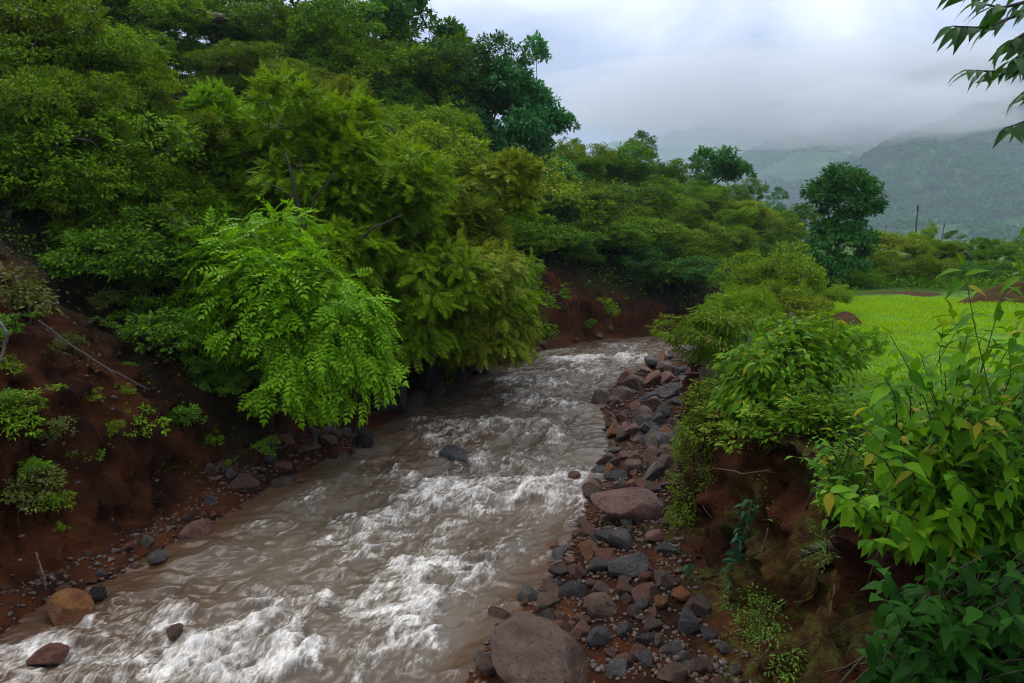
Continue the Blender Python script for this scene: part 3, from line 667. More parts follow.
# (px, py, width in px, shape, material, label, extras)
BIGS = [
 (550, 676, 150, 's', 'brown', 'largest boulder, smooth reddish brown, at the water edge at the bottom of the photo', dict(zs=.62, sink=.28)),
 (630, 516, 88, 'f', 'pink', 'big pinkish flat topped boulder where the stone bank narrows', dict(zs=1.25, sink=.12, k=0, rot=(.26, -.10, 2.6))),
 (628, 572, 50, 'a', 'wetgrey', 'dark grey angular slab tilted up in front of the pinkish flat topped boulder', dict(zs=.85)),
 (599, 610, 46, 's', 'brown', 'rounded brown boulder just above the largest boulder', dict(zs=.85)),
 (575, 594, 27, 'a', 'wetgrey', 'blue grey angular stone leaning against the rounded brown boulder', {}),
 (547, 607, 32, 'a', 'brown', 'brown red stone with its left side in the rapids', {}),
 (560, 634, 30, 'a', 'red', 'upright pointed red stone behind the largest boulder', dict(zs=1.25)),
 (588, 555, 27, 'a', 'orange', 'rusty orange angular stone below the pinkish flat topped boulder', {}),
 (606, 562, 28, 'a', 'red', 'rust red stone wedged between the orange stone and the dark slab', {}),
 (560, 556, 32, 'f', 'wetgrey', 'dark flat stone with water washing its left side', {}),
 (583, 525, 30, 'f', 'brown', 'flat dark brown stone left of the pinkish flat topped boulder', {}),
 (622, 545, 32, 'r', 'grey', 'grey rounded stone under the front edge of the pinkish flat topped boulder', {}),
 (632, 390, 30, 'a', 'brown', 'brown block at the upstream water edge, biggest of the far stones', dict(zs=1.1)),
 (652, 385, 27, 'a', 'red', 'reddish block right beside the brown block upstream', dict(zs=1.1)),
 (668, 382, 20, 'a', 'pink', 'pale pink stone beside the reddish block upstream', {}),
 (609, 399, 11, 'r', 'red', 'small lone red brown stone in the water left of the brown block', {}),
 (663, 369, 30, 'f', 'brown', 'flat reddish brown slab lying behind the pink stone upstream', {}),
 (660, 362, 12, 'a', 'black', 'black pointed stone sticking up behind the flat slab', dict(zs=1.2)),
 (702, 349, 15, 'r', 'grey', 'grey round stone at the far tip of the stone bank', {}),
 (699, 374, 24, 'a', 'pink', 'pinkish stone under the leaves at the right rim of the far stone bank', {}),
 (692, 362, 15, 'a', 'orange', 'yellowish orange stone near the far tip of the stone bank', {}),
 (668, 396, 40, 'f', 'grey', 'broad grey flat rock with whitish patches in the middle of the far stones', dict(zs=1.2)),
 (690, 381, 26, 'f', 'grey', 'whitish grey flat stone beside the pinkish stone under the leaves', {}),
 (648, 404, 26, 'r', 'wetgrey', 'dark rounded stone below the brown block at the water edge', {}),
 (642, 417, 22, 'r', 'brown', 'brown grey stone at the waterline below the far blocks', {}),
 (645, 424, 20, 'r', 'grey', 'light grey rounded stone at the waterline in mid bank', {}),
 (667, 437, 24, 'a', 'orange', 'orange brown stone half way down the stone bank', {}),
 (663, 447, 38, 'a', 'grey', 'grey flat block right below the orange brown stone', dict(zs=.7)),
 (657, 424, 22, 'a', 'grey', 'grey angular stone above the orange brown stone', {}),
 (628, 457, 28, 'f', 'brown', 'flat brown stone at the waterline left of the grey flat block', {}),
 (634, 470, 26, 'a', 'brown', 'dark brown angular stone behind the pinkish flat topped boulder', {}),
 (654, 478, 34, 'a', 'grey', 'grey angular boulder just upstream of the pinkish flat topped boulder', {}),
 (617, 478, 26, 'f', 'wetgrey', 'low dark wet slab dipping into the rapids above the pinkish boulder', {}),
 (668, 477, 14, 'r', 'pink', 'small pink stone at the edge of the hanging herbs', {}),
 (640, 492, 24, 'a', 'red', 'reddish stone touching the back of the pinkish flat topped boulder', {}),
 (656, 538, 22, 'a', 'pink', 'pinkish tan stone right of the pinkish flat topped boulder', {}),
 (697, 614, 36, 'a', 'brown', 'brown block at the foot of the mossy bank', {}),
 (664, 583, 30, 'a', 'brown', 'brown angular stone beside the tilted dark slab', {}),
 (684, 594, 28, 'f', 'orange', 'rusty orange flat stone under the hollow of the earth bank', {}),
 (673, 650, 34, 'f', 'grey', 'grey flat slab among cobbles below the mossy bank', {}),
 (703, 668, 28, 'r', 'brown', 'rounded brown cobble near the bottom edge below the mossy bank', {}),
 (672, 677, 30, 'r', 'brown', 'brown cobble cut by the bottom edge right of the largest boulder', {}),
 (724, 650, 17, 'r', 'grey', 'rounded grey cobble at the right end of the cobbles below the mossy bank', {}),
 (737, 672, 16, 'r', 'grey', 'grey cobble at the bottom edge below the moss', {}),
 (709, 637, 22, 'a', 'wetgrey', 'dark violet grey stone above the rounded grey cobble', {}),
 (738, 548, 14, 'r', 'brown', 'brown stone sticking out of the hollow in the earth bank', dict(zg=.75)),
 (640, 607, 20, 'r', 'grey', 'grey cobble right of the rounded brown boulder', {}),
 (652, 628, 22, 'a', 'brown', 'brown angular cobble in the middle of the near cobbles', {}),
 (624, 633, 20, 'r', 'wetgrey', 'dark cobble below the rounded brown boulder', {}),
 (640, 655, 24, 'a', 'red', 'red brown cobble right of the largest boulder', {}),
 (660, 604, 20, 'r', 'orange', 'tan orange cobble left of the brown block under the bank', {}),
 # left shore
 (70, 616, 56, 'a', 'orange', 'rusty orange boulder washed by the rapids at the left shore', dict(zs=.75)),
 (196, 534, 38, 'f', 'pink', 'pinkish flat stone at the left waterline', dict(zs=1.6)),
 (99, 597, 24, 'a', 'black', 'black stone above the rusty orange boulder', {}),
 (245, 489, 30, 'a', 'brown', 'grey brown block at the head of the left cobbles', dict(zs=1.1)),
 (48, 655, 36, 'r', 'red', 'reddish boulder half drowned in foam in the lower left corner', dict(sink=.50, zs=.8)),
 (176, 634, 24, 'r', 'brown', 'brown rock poking out of foam in the lower left', dict(sink=.46, zs=.9)),
 (127, 553, 26, 'f', 'red', 'flat red brown stone on the left shore above the small grey stone', {}),
 (160, 561, 26, 'a', 'grey', 'grey stone at the left waterline below the driftwood', {}),
 (138, 567, 18, 'f', 'red', 'thin reddish slab beside the grey stone below the driftwood', {}),
 (65, 596, 22, 'a', 'red', 'dark red stone behind the rusty orange boulder', {}),
 (57, 603, 14, 'r', 'pink', 'small pinkish stone left of the dark red stone', {}),
 (365, 444, 32, 'a', 'black', 'dark wet boulder under the bright green shrub', dict(zs=1.15, sink=.2)),
 (329, 455, 26, 'a', 'brown', 'brown dark block left of the wet boulder under the bright green shrub', {}),
 (307, 462, 30, 'f', 'brown', 'flat reddish stone at the waterline below the bright green shrub', {}),
 (283, 468, 24, 'a', 'red', 'red brown block among the left cobbles', {}),
 (300, 482, 22, 'f', 'red', 'low red slab in the shallow water below the left cobbles', {}),
 (456, 456, 36, 'r', 'wetgrey', 'dark rounded boulder with water pouring round it in mid stream', dict(sink=.46, zs=.8)),
 (428, 383, 34, 'a', 'black', 'dark slab at the left water edge behind the bright green shrub', {}),
 (456, 379, 26, 'a', 'black', 'dark upright stone in the row beneath the overhanging tree', dict(zs=1.25)),
 (474, 376, 24, 'a', 'black', 'dark stone at the right end of the row beneath the overhanging tree', {}),
 (437, 397, 22, 'r', 'wetgrey', 'grey wet stone in front of the dark slab at the left water edge', {}),
 (577, 336, 18, 'a', 'red', 'red block at the foot of the far red scar', {}),
 (548, 346, 14, 'a', 'brown', 'brown stone left of the red block at the far scar', {}),
 (531, 349, 12, 'a', 'grey', 'grey stone near the tip of the overhanging branches', {}),
 (733, 460, 12, 'r', 'grey', 'small pale stone stuck in the dark hollow under the right bush', dict(zg=1.55)),
]
for px, py, w, sh, m, lab, kw in BIGS:
    kw = dict(kw); zg = kw.pop('zg', None)
    place(px, py, w, sh, m, lab, zg=zg, name='boulder' if w >= 44 else 'stone', **kw)

COLN = {'grey': 'grey', 'wetgrey': 'dark grey', 'brown': 'brown', 'red': 'reddish', 'pink': 'pinkish', 'orange': 'rusty orange', 'black': 'blackish'}
SHN = {'a': 'angular', 'r': 'rounded', 'f': 'flat'}
def fill(zone, pts, n, hmin, hmax, mats, where, dens=.54):
    """throw stones into a zone, larger first; keeps clear of those already lying there"""
    hs = np.sort(srng.uniform(hmin ** .5, hmax ** .5, n) ** 2)[::-1]
    keys = list(mats); w = np.array([mats[k] for k in keys], float); w /= w.sum()
    for h in hs:
        for _ in range(60):
            x, y = pts(); 
            if all((x - a) ** 2 + (y - b) ** 2 > (dens * (h + r)) ** 2 for a, b, r in taken): break
        else: continue
        m = keys[int(srng.choice(len(keys), p=w))]; sh = str(srng.choice(['a', 'a', 'a', 'f', 'r']))
        size = 'small' if h < (hmin + hmax) * .42 else 'middling'
        z = lz(x, y)
        stone((x, y, max(z, -.08)), h, sh, m, f'{size} {COLN[m]} {SHN[sh]} stone {where}', f'{COLN[m]} {SHN[sh]} stones {where}', sink=.25)
def on_bar(y0, y1, a=.0, b=1.0, off=-.15):
    def f():
        y = srng.uniform(y0, y1); d = srng.uniform(a, b) * (barw(y) + .1) + off
        # step away from the bank line, square to it
        dx = (xR(y + .2) - xR(y - .2)) / .4; n = math.hypot(1, dx)
        return float(xR(y) + d / n), float(y - d * dx / n)
    return f
def on_left(y0, y1, a, b):
    def f():
        y = srng.uniform(y0, y1); d = srng.uniform(a, b); dx = (xL(y + .2) - xL(y - .2)) / .4; n = math.hypot(1, dx)
        return float(xL(y) - d / n), float(y + d * dx / n)
    return f
MIX = dict(grey=3, wetgrey=3, brown=5, red=2.6, pink=1.0, orange=.8)
fill('near', on_bar(7.6, 11.8, .0, 1.0), 62, .07, .19, MIX, 'in the near cobbles below the earth bank')
fill('middle', on_bar(12.5, 19, .0, 1.0), 46, .12, .29, MIX, 'in the middle of the right stone bank')
fill('upstream', on_bar(19, 35, .0, 1.0), 54, .17, .42, MIX, 'in the far part of the right stone bank')
fill('leftnear', on_left(8.5, 13, .05, .9), 12, .06, .14, dict(brown=3, red=3, grey=1, wetgrey=1), 'on the near left shore')
fill('leftcob', on_left(13.2, 17.4, -.05, 1.3), 26, .08, .22, dict(brown=4, grey=2, wetgrey=3, red=2), 'in the left cobbles below the red slope')
fill('leftdark', on_left(19, 28, -.1, .8), 11, .18, .42, dict(black=4, wetgrey=2), 'in the dark row beneath the overhanging tree')
fill('scar', on_left(30, 37, -.1, 1.2), 12, .14, .30, dict(brown=3, red=4, grey=1), 'along the foot of the far red scar')

# gravel between the stones: more than anyone could count
def gravel():
    rng = np.random.default_rng(3); V0, F0 = [], []
    bpy.ops.mesh.primitive_ico_sphere_add(subdivisions=1, radius=1); ob = bpy.context.object; me0 = ob.data; bpy.data.objects.remove(ob)
    c0 = np.array([v.co[:] for v in me0.vertices]); f0 = np.array([p.vertices[:] for p in me0.polygons])
    pts = []
    f5 = on_left(8.5, 14.5, .5, 5.5); f1, f2, f3, f4 = on_bar(7.3, 20, .02, 1.08), on_left(8.3, 13, .0, .7), on_left(13, 18, .0, 1.3), on_bar(20, 36, 0, 1)
    for f, n in ((f1, 4200), (f2, 350), (f3, 600), (f4, 1200), (f5, 700)): pts += [f() for _ in range(n)]
    pts = np.array(pts); z = land(pts[:, 0], pts[:, 1]); n = len(pts)
    r = rng.uniform(.015, .055, n) * (1 + (pts[:, 1] > 20) * .8)
    V = c0[None] * (1 + rng.normal(size=(n, len(c0), 1)) * .24) * rng.uniform(.45, 1.2, (n, 1, 3)) * np.array([1, 1, .6]) * r[:, None, None]
    V = V + np.stack([pts[:, 0], pts[:, 1], z + r * .2], -1)[:, None]
    me = np_mesh('gravel', V.reshape(-1, 3), [(np.arange(n)[:, None, None] * len(c0) + f0[None]).reshape(-1, 3)], True)
    m, nt, ns, ls = mat('mixed gravel'); g = nd(ns, 'ShaderNodeNewGeometry')
    r_ = ramp(ns, ls, g.outputs['Random Per Island'], [(0, (.03, .022, .018)), (.35, (.075, .062, .056)), (.6, (.10, .046, .028)), (.85, (.06, .036, .027)), (1, (.13, .105, .095))])
    p = nd(ns, 'ShaderNodeBsdfPrincipled'); ls.new(r_.outputs[0], p.inputs['Base Color']); p.inputs['Roughness'].default_value = .6; p.inputs['Specular IOR Level'].default_value = .25
    o = nd(ns, 'ShaderNodeOutputMaterial'); ls.new(p.outputs[0], o.inputs[0])
    tag(link('gravel', me, m), 'loose gravel and pebbles lying between the bank stones', 'gravel', kind='stuff')
gravel()
# ------------------------------------------------------------------ trees and shrubs: one mesh set for each habit of growth, each plant a copy with its own size, turn and leaf colour
def make_tree(seed, h, lobes, ncl, nlf, L, Wd, tmpl, mname, trunk=None, r0=.13, rad=.42, flat=.55, droop=.25, up=.9, inner=.45, low=-.4, lean=0, narm=1, out=.6, minr=.010):
    rng = np.random.default_rng(seed)
    C = lobes_points(rng, lobes, ncl, inner, low)
    cc = np.mean([l[:3] for l in lobes], axis=0)
    if trunk is None:
        th = h * .42; k = 6
        trunk = [(lean * (i / k) ** 1.5 + rng.normal() * .05 * (i > 0), rng.normal() * .05 * (i > 0), -.4 + (th + .4) * i / k) for i in range(k + 1)]
    mb = MB(); skeleton(rng, trunk, C, r0, mb, minr=minr)
    wood = mb.mesh('trunk'); wood.materials.append(M['bark'])
    rads = rng.uniform(.65, 1.25, len(C)) * rad
    P, A, N = cluster_leaves(rng, C, nlf, rads, flat, droop, up, cc, out)
    keep = fbm(P[:, 0] * 1.1, P[:, 1] * 1.1, P[:, 2] * 1.1, o=2, seed=seed) > -.55
    P, A, N = P[keep], A[keep], N[keep]
    crown = leaf_mesh('crown', P, A, N, L * rng.uniform(.65, 1.25, len(P)), Wd, tmpl); crown.materials.append(M[mname])
    V = np.empty(len(crown.vertices) * 3); crown.vertices.foreach_get('co', V); zt = np.percentile(V.reshape(-1, 3)[:, 2], 99.7)
    return dict(wood=wood, crown=crown, h=float(zt), kids=[])
PROTO = {}
def protos():
    R = np.random.default_rng(12)
    def lob(n, cz, rr, rh, jit, zj, s0=.8, s1=1.15):
        return [(R.normal() * jit, R.normal() * jit, cz + R.normal() * zj, rr * R.uniform(s0, s1), rr * R.uniform(s0, s1), rh * R.uniform(s0, s1)) for _ in range(n)]
    # layered olive acacia crowns
    for i in range(3):
        PROTO[f'olive{i}'] = make_tree(20 + i, 6, lob(10, 3.8, 1.1, .8, 1.15, .8) + lob(5, 1.9, 1.2, .7, 1.0, .4), 560, 42, .15, .44, RHOMB, 'olive', rad=.27, flat=.55, droop=.25, up=1.0, inner=.7)
    for i in range(3):
        PROTO[f'broad{i}'] = make_tree(30 + i, 6, lob(8, 3.9, 1.2, .95, .95, .9) + lob(5, 1.7, 1.2, .8, .95, .35), 560, 42, .17, .52, RHOMB, 'mid', rad=.28, flat=.65, inner=.7)
    for i in range(2):   # big leafed, tufted, ragged outline
        PROTO[f'tuft{i}'] = make_tree(40 + i, 7, lob(10, 4.4, .9, .8, .9, 1.4) + lob(5, 1.8, 1.1, .8, .9, .4), 300, 50, .30, .55, RHOMB, 'teal', rad=.40, flat=.7, droop=.35, inner=.6)
    PROTO['mango0'] = make_tree(50, 6.2, [(.1, 0, 4.75, 1.55, 1.5, 1.15), (-1.0, .3, 4.35, 1.05, 1.1, .95), (1.15, -.2, 4.45, .95, 1.1, 1.0), (-.35, -.6, 5.35, .95, 1.0, .75), (.7, .2, 5.1, .95, 1.0, .8), (0, -.9, 4.4, 1.0, .9, 1.0),
                                         (.25, -.2, 3.25, 1.0, 1.0, .75), (-.5, -.1, 3.1, .8, .9, .6), (-.1, 0, 1.95, 1.6, 1.5, 1.35), (.75, -.5, 2.15, 1.0, 1.0, 1.15), (-.85, -.4, 1.8, .95, 1.0, 1.2), (.0, -1.0, 1.6, 1.1, .8, 1.2), (.1, 0, .7, 1.5, 1.4, .8)],
                                680, 46, .20, .40, RHOMB, 'mango', rad=.27, flat=.75, droop=.45, up=.8, inner=.68, low=-.8)
    PROTO['sparse0'] = make_tree(55, 7, lob(8, 4.6, .95, .6, 1.2, .9), 120, 30, .17, .5, RHOMB, 'mid', rad=.42, flat=.5, inner=.5, r0=.11)
    # round scrub and shrubs, many stemmed
    for i in range(4):
        PROTO[f'scrub{i}'] = make_tree(60 + i, 3, lob(7, 1.45, .95, .72, .75, .38), 330, 38, .13, .48, RHOMB, 'mid', trunk=[(0, 0, -.3), (.02, 0, .1), (0, .03, .5)], r0=.07, rad=.22, flat=.65, low=-.7, inner=.65)
    for i in range(2):   # thin open plants with long narrow leaves
        PROTO[f'willow{i}'] = make_tree(70 + i, 3, lob(7, 1.7, .8, .75, .6, .4), 150, 42, .22, .22, RHOMB, 'fresh', trunk=[(0, 0, -.3), (0, .02, .2), (.03, 0, .7)], r0=.05, rad=.32, flat=.8, droop=.7, up=.5, low=-.7)
    for i in range(2):   # loose seedlings growing on bare earth
        PROTO[f'seedling{i}'] = make_tree(80 + i, 1, lob(4, .45, .32, .22, .22, .12), 34, 22, .085, .5, RHOMB, 'fresh', trunk=[(0, 0, -.1), (.01, 0, .08), (0, .01, .2)], r0=.018, rad=.12, flat=.6, low=-.7, minr=.004)
    for i in range(3):   # feathery acacia, real pinnate leaves; the third kind leans out to one side
        k = 1.0 if i == 2 else 0.0
        lb = [(R.normal() * (.95 - .08 * j) + k * (.5 + .25 * j), R.normal() * (.95 - .08 * j), 1.6 + .66 * j + R.normal() * .2, 1.0 - .10 * j, 1.0 - .10 * j, .50) for j in range(5) for _ in range(3)]
        PROTO[f'feather{i}'] = make_tree(90 + i, 5.2, lb, 600, 24, .24, 1.0, FEATHER, 'feather', r0=.10, rad=.26, flat=.55, droop=.15, up=1.1, inner=.6, low=-.8, lean=.9 * k)
protos()

def plant(key, px, Y, top, m, label, name='tree', cat='tree', group=None, wide=1.0, base=None, rz=None, wood='bark', dz=0.0):
    """px: column of its middle; Y: metres away; top: row of its tip.  Height follows from the ground there."""
    pr = PROTO[key]; t = at(px, top, Y); x = float(t[0]); z0 = lz(x, Y) + dz if base is None else base
    h = max(float(t[2]) - z0, .3); s = h / pr['h']
    rng = random.Random(label); a = rng.uniform(0, 6.28) if rz is None else rz
    r = empty(name, (x, Y, z0), a, (s * wide, s * wide, s)); tag(r, label, cat, group)
    link('trunk', pr['wood'], M[wood], r); link('crown', pr['crown'], M[m], r)
    return r, s, h
G1 = 'trees and scrub covering the left hillside'; G2 = 'trees along the ridge beyond the bend'; G3 = 'bushes behind the paddy field'; G4 = 'shrubs on the right bank upstream'
TREES = [
 # skyline and upper slope at the left
 ('sparse0', 225, 42, -34, 'mid', 'thin tree at the upper left with sky showing through its crown', 1.1),
 ('sparse0', 292, 44, -38, 'mid', 'sparse tree right of the thin sky lit tree at the upper left', 1.2),
 ('tuft0', 318, 46, -45, 'dark', 'dark bluish tree rising out of the top edge above the slope', .9),
 ('broad0', 372, 47, -30, 'fresh', 'bright mid green tree at the top edge left of the open sky', .95),
 ('tuft1', 415, 46, -14, 'dark', 'dark tree at the skyline whose ragged right side meets the open sky', .8),
 ('broad1', 440, 44, 42, 'mid', 'green tree just below the ragged skyline tree', 1.0),
 ('broad2', 472, 46, 62, 'mid', 'rounded green tree left of the tall blue green tree', .85),
 ('tuft0', 520, 43, 34, 'teal', 'tall blue green tree with tufted crown standing out against the sky', .68),
 ('tuft1', 545, 44, 100, 'teal', 'lower blue green tree on the right shoulder of the tall tufted one', .72),
 ('tuft1', 494, 42, 66, 'teal', 'blue green tree crowding the left side of the tall tufted one', .9),
 ('broad1', 478, 43, 40, 'dark', 'dark green tree at the skyline between the ragged tree and the tall tufted one', .9),
 ('broad0', 455, 41, 78, 'fresh', 'light green tree below the skyline left of the tall tufted tree', 1.0),
 ('broad0', 250, 38, 22, 'mid', 'green tree below the sky gap at the upper left', 1.1),
 ('broad2', 305, 39, 12, 'fresh', 'light green tree below the sparse tree at the upper left', 1.0),
 ('broad1', 350, 40, 28, 'fresh', 'fresh green tree in the second row under the skyline', 1.0),
 ('broad0', 398, 40, 50, 'mid', 'mid green tree in the second row, above the broad olive crowns', 1.0),
 ('broad2', 170, 36, -8, 'mid', 'green tree at the top edge left of the sky gap', 1.1),
 ('broad1', 110, 32, -30, 'fresh', 'green tree filling the top edge above the big olive crowns', 1.2),
 ('broad0', 30, 28, -60, 'mid', 'green tree in the top left corner of the photo', 1.3),
 ('broad2', 60, 34, -70, 'olive', 'olive green tree at the top edge behind the corner tree', 1.2),
 ('olive1', 195, 38, -4, 'mid', 'shaded tree right under the fallen log of the upper slope', 1.2),
 ('broad1', 335, 44, 4, 'mid', 'mid green tree under the dark bluish tree at the top edge', 1.2),
 ('olive0', 255, 41, -2, 'fresh', 'light green tree just under the sky gap of the upper left', 1.1),
 # olive crowns of the middle slope
 ('olive0', 225, 32, 42, 'olive', 'olive crown on the slope right of the big shaded tree mass', 1.15),
 ('olive1', 290, 32, 58, 'olive', 'flat topped olive tree above the feathery yellow green tree', 1.15),
 ('olive2', 345, 31, 82, 'olive2', 'yellowish olive tree on the middle slope behind the feathery tree', 1.15),
 ('olive0', 400, 31, 100, 'olive', 'olive tree on the middle slope below the second row of green trees', 1.1),
 ('olive1', 446, 30, 138, 'olive2', 'brownish olive tree left of the dark hollow under the tall blue green tree', 1.1),
 ('olive2', 470, 33, 150, 'mid', 'shaded green tree under the tall blue green tree', 1.0),
 # big shaded tree mass at the left
 ('olive1', 25, 19, -20, 'olive', 'olive tree cut by the left edge high in the photo', 1.05),
 ('olive0', 90, 20, 12, 'olive', 'big olive tree with a deep shaded hollow below its crown', 1.05),
 ('olive2', 140, 19.5, 62, 'olive2', 'olive tree whose crown slopes down right over the dark hollow', 1.0),
 ('olive1', 183, 19.5, 120, 'olive', 'lower olive tree at the right foot of the shaded tree mass', 1.0),
 ('olive0', 55, 16.5, 60, 'olive', 'shaded olive tree at the left, below the cut off one', .9),
 # scrub low by the stream
 ('scrub0', 438, 24, 260, 'mid', 'shaded scrub low above the dark shore stones', 1.1),
 ('scrub3', 470, 29.5, 268, 'mid', 'bush on the bank behind the overhanging tree, left of the far red scar', .9),
 # dark wall of trees under the tall one and round the bend
 ('broad1', 500, 39, 150, 'dark', 'dark green tree in the shade below the tall blue green tree', 1.0),
 ('broad2', 545, 40, 175, 'dark', 'dark tree above the far red scar', .95),
 ('broad0', 590, 41, 190, 'mid', 'green tree to the right above the far red scar', .95),
 ('broad1', 575, 52, 138, 'fresh', 'light green tree on the ridge right of the tall blue green tree', .9),
 ('olive2', 605, 55, 150, 'olive', 'olive tree on the ridge between light green trees', 1.1),
 ('broad2', 588, 48, 158, 'mid', 'mid green tree filling the slope right of the lower blue green tree', 1.1),
 ('broad1', 622, 56, 142, 'mid', 'green tree on the ridge just left of the round dark one', 1.1),
 ('broad0', 690, 63, 158, 'dark', 'dark green tree on the ridge between the round dark one and the ragged green one', 1.0),
 ('olive1', 660, 54, 176, 'olive', 'olive tree under the round dark ridge tree', 1.2),
 ('broad2', 712, 56, 182, 'mid', 'green tree under the ragged green ridge tree', 1.2),
 ('olive0', 752, 58, 200, 'olive2', 'yellowish olive tree under the low rounded tree of the far ridge', 1.2),
 ('broad1', 790, 62, 206, 'mid', 'green tree on the last of the ridge left of the big round crowned tree', 1.2),
 ('broad0', 642, 60, 132, 'dark', 'round dark tree standing highest on the lower ridge', .9),
 ('broad2', 668, 62, 162, 'mid', 'green tree right of the round dark ridge tree', .9),
 ('tuft1', 714, 66, 150, 'dark', 'ragged green tree on the ridge right of the round dark one', .9),
 ('broad1', 742, 70, 180, 'mid', 'low rounded tree on the far ridge', .9),
 ('broad0', 775, 74, 188, 'teal', 'farthest bluish tree on the ridge left of the big round crowned tree', .9),
 ('olive0', 600, 44, 205, 'olive', 'olive tree at the left end of the bushes behind the bend', 1.0),
 ('olive1', 645, 46, 200, 'olive2', 'yellowish olive tree in the middle of the slope behind the bend', 1.1),
 ('olive2', 695, 48, 198, 'olive', 'olive tree on the slope behind the bend, right of the yellowish one', 1.1),
 ('broad2', 735, 52, 208, 'fresh', 'fresh green tree on the slope left of the big round crowned tree', 1.0),
 ('broad1', 672, 52, 180, 'mid', 'green tree between the ridge and the olive trees behind the bend', 1.0),
 ('broad0', 780, 54, 214, 'mid', 'green tree just left of the big round crowned tree', .9),
 ('olive0', 640, 42.5, 232, 'olive', 'olive bush overhanging the still water at the bend', 1.0),
 ('broad2', 680, 43.5, 236, 'dark', 'dark tree leaning over the water at the bend', 1.0),
 ('olive1', 722, 46, 228, 'olive', 'olive bush right of the dark tree at the bend', 1.0),
 ('broad0', 615, 43, 235, 'mid', 'green tree right above the far red scar behind the bend', 1.2),
 ('scrub3', 655, 40.5, 268, 'mid', 'green scrub hanging down to the still water at the bend', 1.2),
 ('scrub0', 690, 42.5, 272, 'dark', 'dark scrub at the waterline of the bend right of the pale post', 1.3),
 ('scrub2', 580, 39, 248, 'fresh', 'fresh green scrub on the brow of the far red scar', 1.1),
 ('scrub1', 540, 37, 246, 'mid', 'scrub on the brow of the far red scar, left part', 1.1),
 ('scrub0', 568, 38.5, 228, 'mid', 'mid green scrub on the slope left above the far red scar', 1.3),
 ('scrub1', 606, 41, 236, 'olive', 'olive scrub on the slope straight above the far red scar', 1.3),
 ('scrub3', 542, 36.5, 224, 'fresh', 'fresh scrub on the slope behind the overhanging feathery tree', 1.3),
 ('scrub2', 640, 43, 246, 'fresh', 'fresh scrub on the slope right above the far red scar', 1.3),
 ('scrub0', 590, 39.2, 252, 'mid', 'low scrub on the very edge of the far red scar', 1.2),
 ('scrub1', 615, 39.5, 278, 'mid', 'low scrub at the right rim of the far red scar', 1.0),
]
for key, px, Y, top, m, lab, wd in TREES:
    isb = key.startswith('scrub')
    plant(key, px, Y, top, m, lab, 'bush' if isb else 'tree', 'bush' if isb else 'tree', G2 if (px > 560) else G1, wd)
RIGHT = [
 ('mango0', 842, 38, 167, 'mango', 'big dark round crowned tree with two leafy tiers at the head of the paddy field', 'tree', None, 1.0),
 ('scrub0', 762, 23, 243, 'fresh', 'fresh green bush on the right bank left of the big round crowned tree', 'bush', G4, .85),
 ('willow0', 742, 20, 284, 'fresh', 'narrow leafed bush leaning out toward the stream on the right bank', 'bush', G4, .62),
 ('willow1', 766, 19, 290, 'fresh', 'narrow leafed bush right of the one leaning to the stream', 'bush', G4, .7),
 ('scrub2', 782, 27, 262, 'olive2', 'yellowish bush in front of the big round crowned tree', 'bush', G4, .8),
 ('scrub1', 812, 31, 278, 'fresh', 'low bright bush at the left foot of the big round crowned tree', 'bush', G4, 1.0),
 ('scrub3', 746, 27, 268, 'mid', 'mid green bush behind the narrow leafed bushes', 'bush', G4, 1.0),
 ('scrub0', 866, 36, 270, 'mid', 'dark low bush at the right foot of the big round crowned tree', 'bush', G3, .9),
 ('scrub3', 795, 14.5, 312, 'bush', 'leafy bush right behind the round leafy bush on the eroded point', 'bush', G4, .85),
 ('scrub1', 838, 13.2, 322, 'bush', 'bush between the round leafy bush and the paddy field', 'bush', G4, .8),
 ('scrub0', 824, 24, 284, 'fresh', 'bright bush at the left corner of the paddy field behind the heap of earth', 'bush', G4, 1.0),
 ('scrub2', 800, 20, 296, 'olive2', 'yellowish low bush left of the rounded heap of earth', 'bush', G4, 1.0),
 ('scrub3', 850, 30, 290, 'fresh', 'low bush at the far left corner of the paddy field', 'bush', G4, 1.1),
 ('scrub2', 724, 17, 322, 'fresh', 'low bush on the right bank beside the broad leaves of the banana like plant', 'bush', G4, .8),
 ('scrub1', 772, 21, 280, 'fresh', 'rounded green bush behind the banana like plant', 'bush', G4, .9),
 ('olive0', 890, 42, 230, 'olive2', 'yellow green bush behind the paddy field, next to the big round crowned tree', 'bush', G3, 1.3),
 ('olive2', 920, 43, 234, 'olive2', 'yellow green bush in the middle of the row behind the paddy field', 'bush', G3, 1.3),
 ('broad1', 928, 52, 224, 'fresh', 'small green tree sticking out of the row behind the field near the poles', 'tree', G3, .5),
 ('scrub3', 900, 38, 252, 'olive', 'olive bush in front of the row behind the paddy field', 'bush', G3, 1.0),
 ('scrub1', 934, 38, 258, 'olive', 'dull bush at the field edge, right of the olive bush', 'bush', G3, 1.0),
 ('broad0', 960, 48, 231, 'dark', 'dark green tree behind the right part of the field', 'tree', G3, 1.1),
 ('broad2', 992, 49, 238, 'mid', 'green tree right of the dark one behind the field', 'tree', G3, 1.2),
 ('broad1', 1030, 50, 236, 'mid', 'green tree cut by the right edge behind the field', 'tree', G3, 1.2),
 ('scrub0', 966, 39, 262, 'dark', 'dark bush under the dark green tree behind the field', 'bush', G3, 1.1),
 ('broad2', 945, 44, 240, 'fresh', 'fresh green bush in the row behind the field, left of the dark tree', 'bush', G3, 1.3),
 ('olive1', 1012, 45, 244, 'mid', 'green bush behind the field seen through the thin sapling', 'bush', G3, 1.3),
 ('scrub2', 1004, 40, 260, 'mid', 'bush above the earth mound at the right edge', 'bush', G3, 1.1),
]
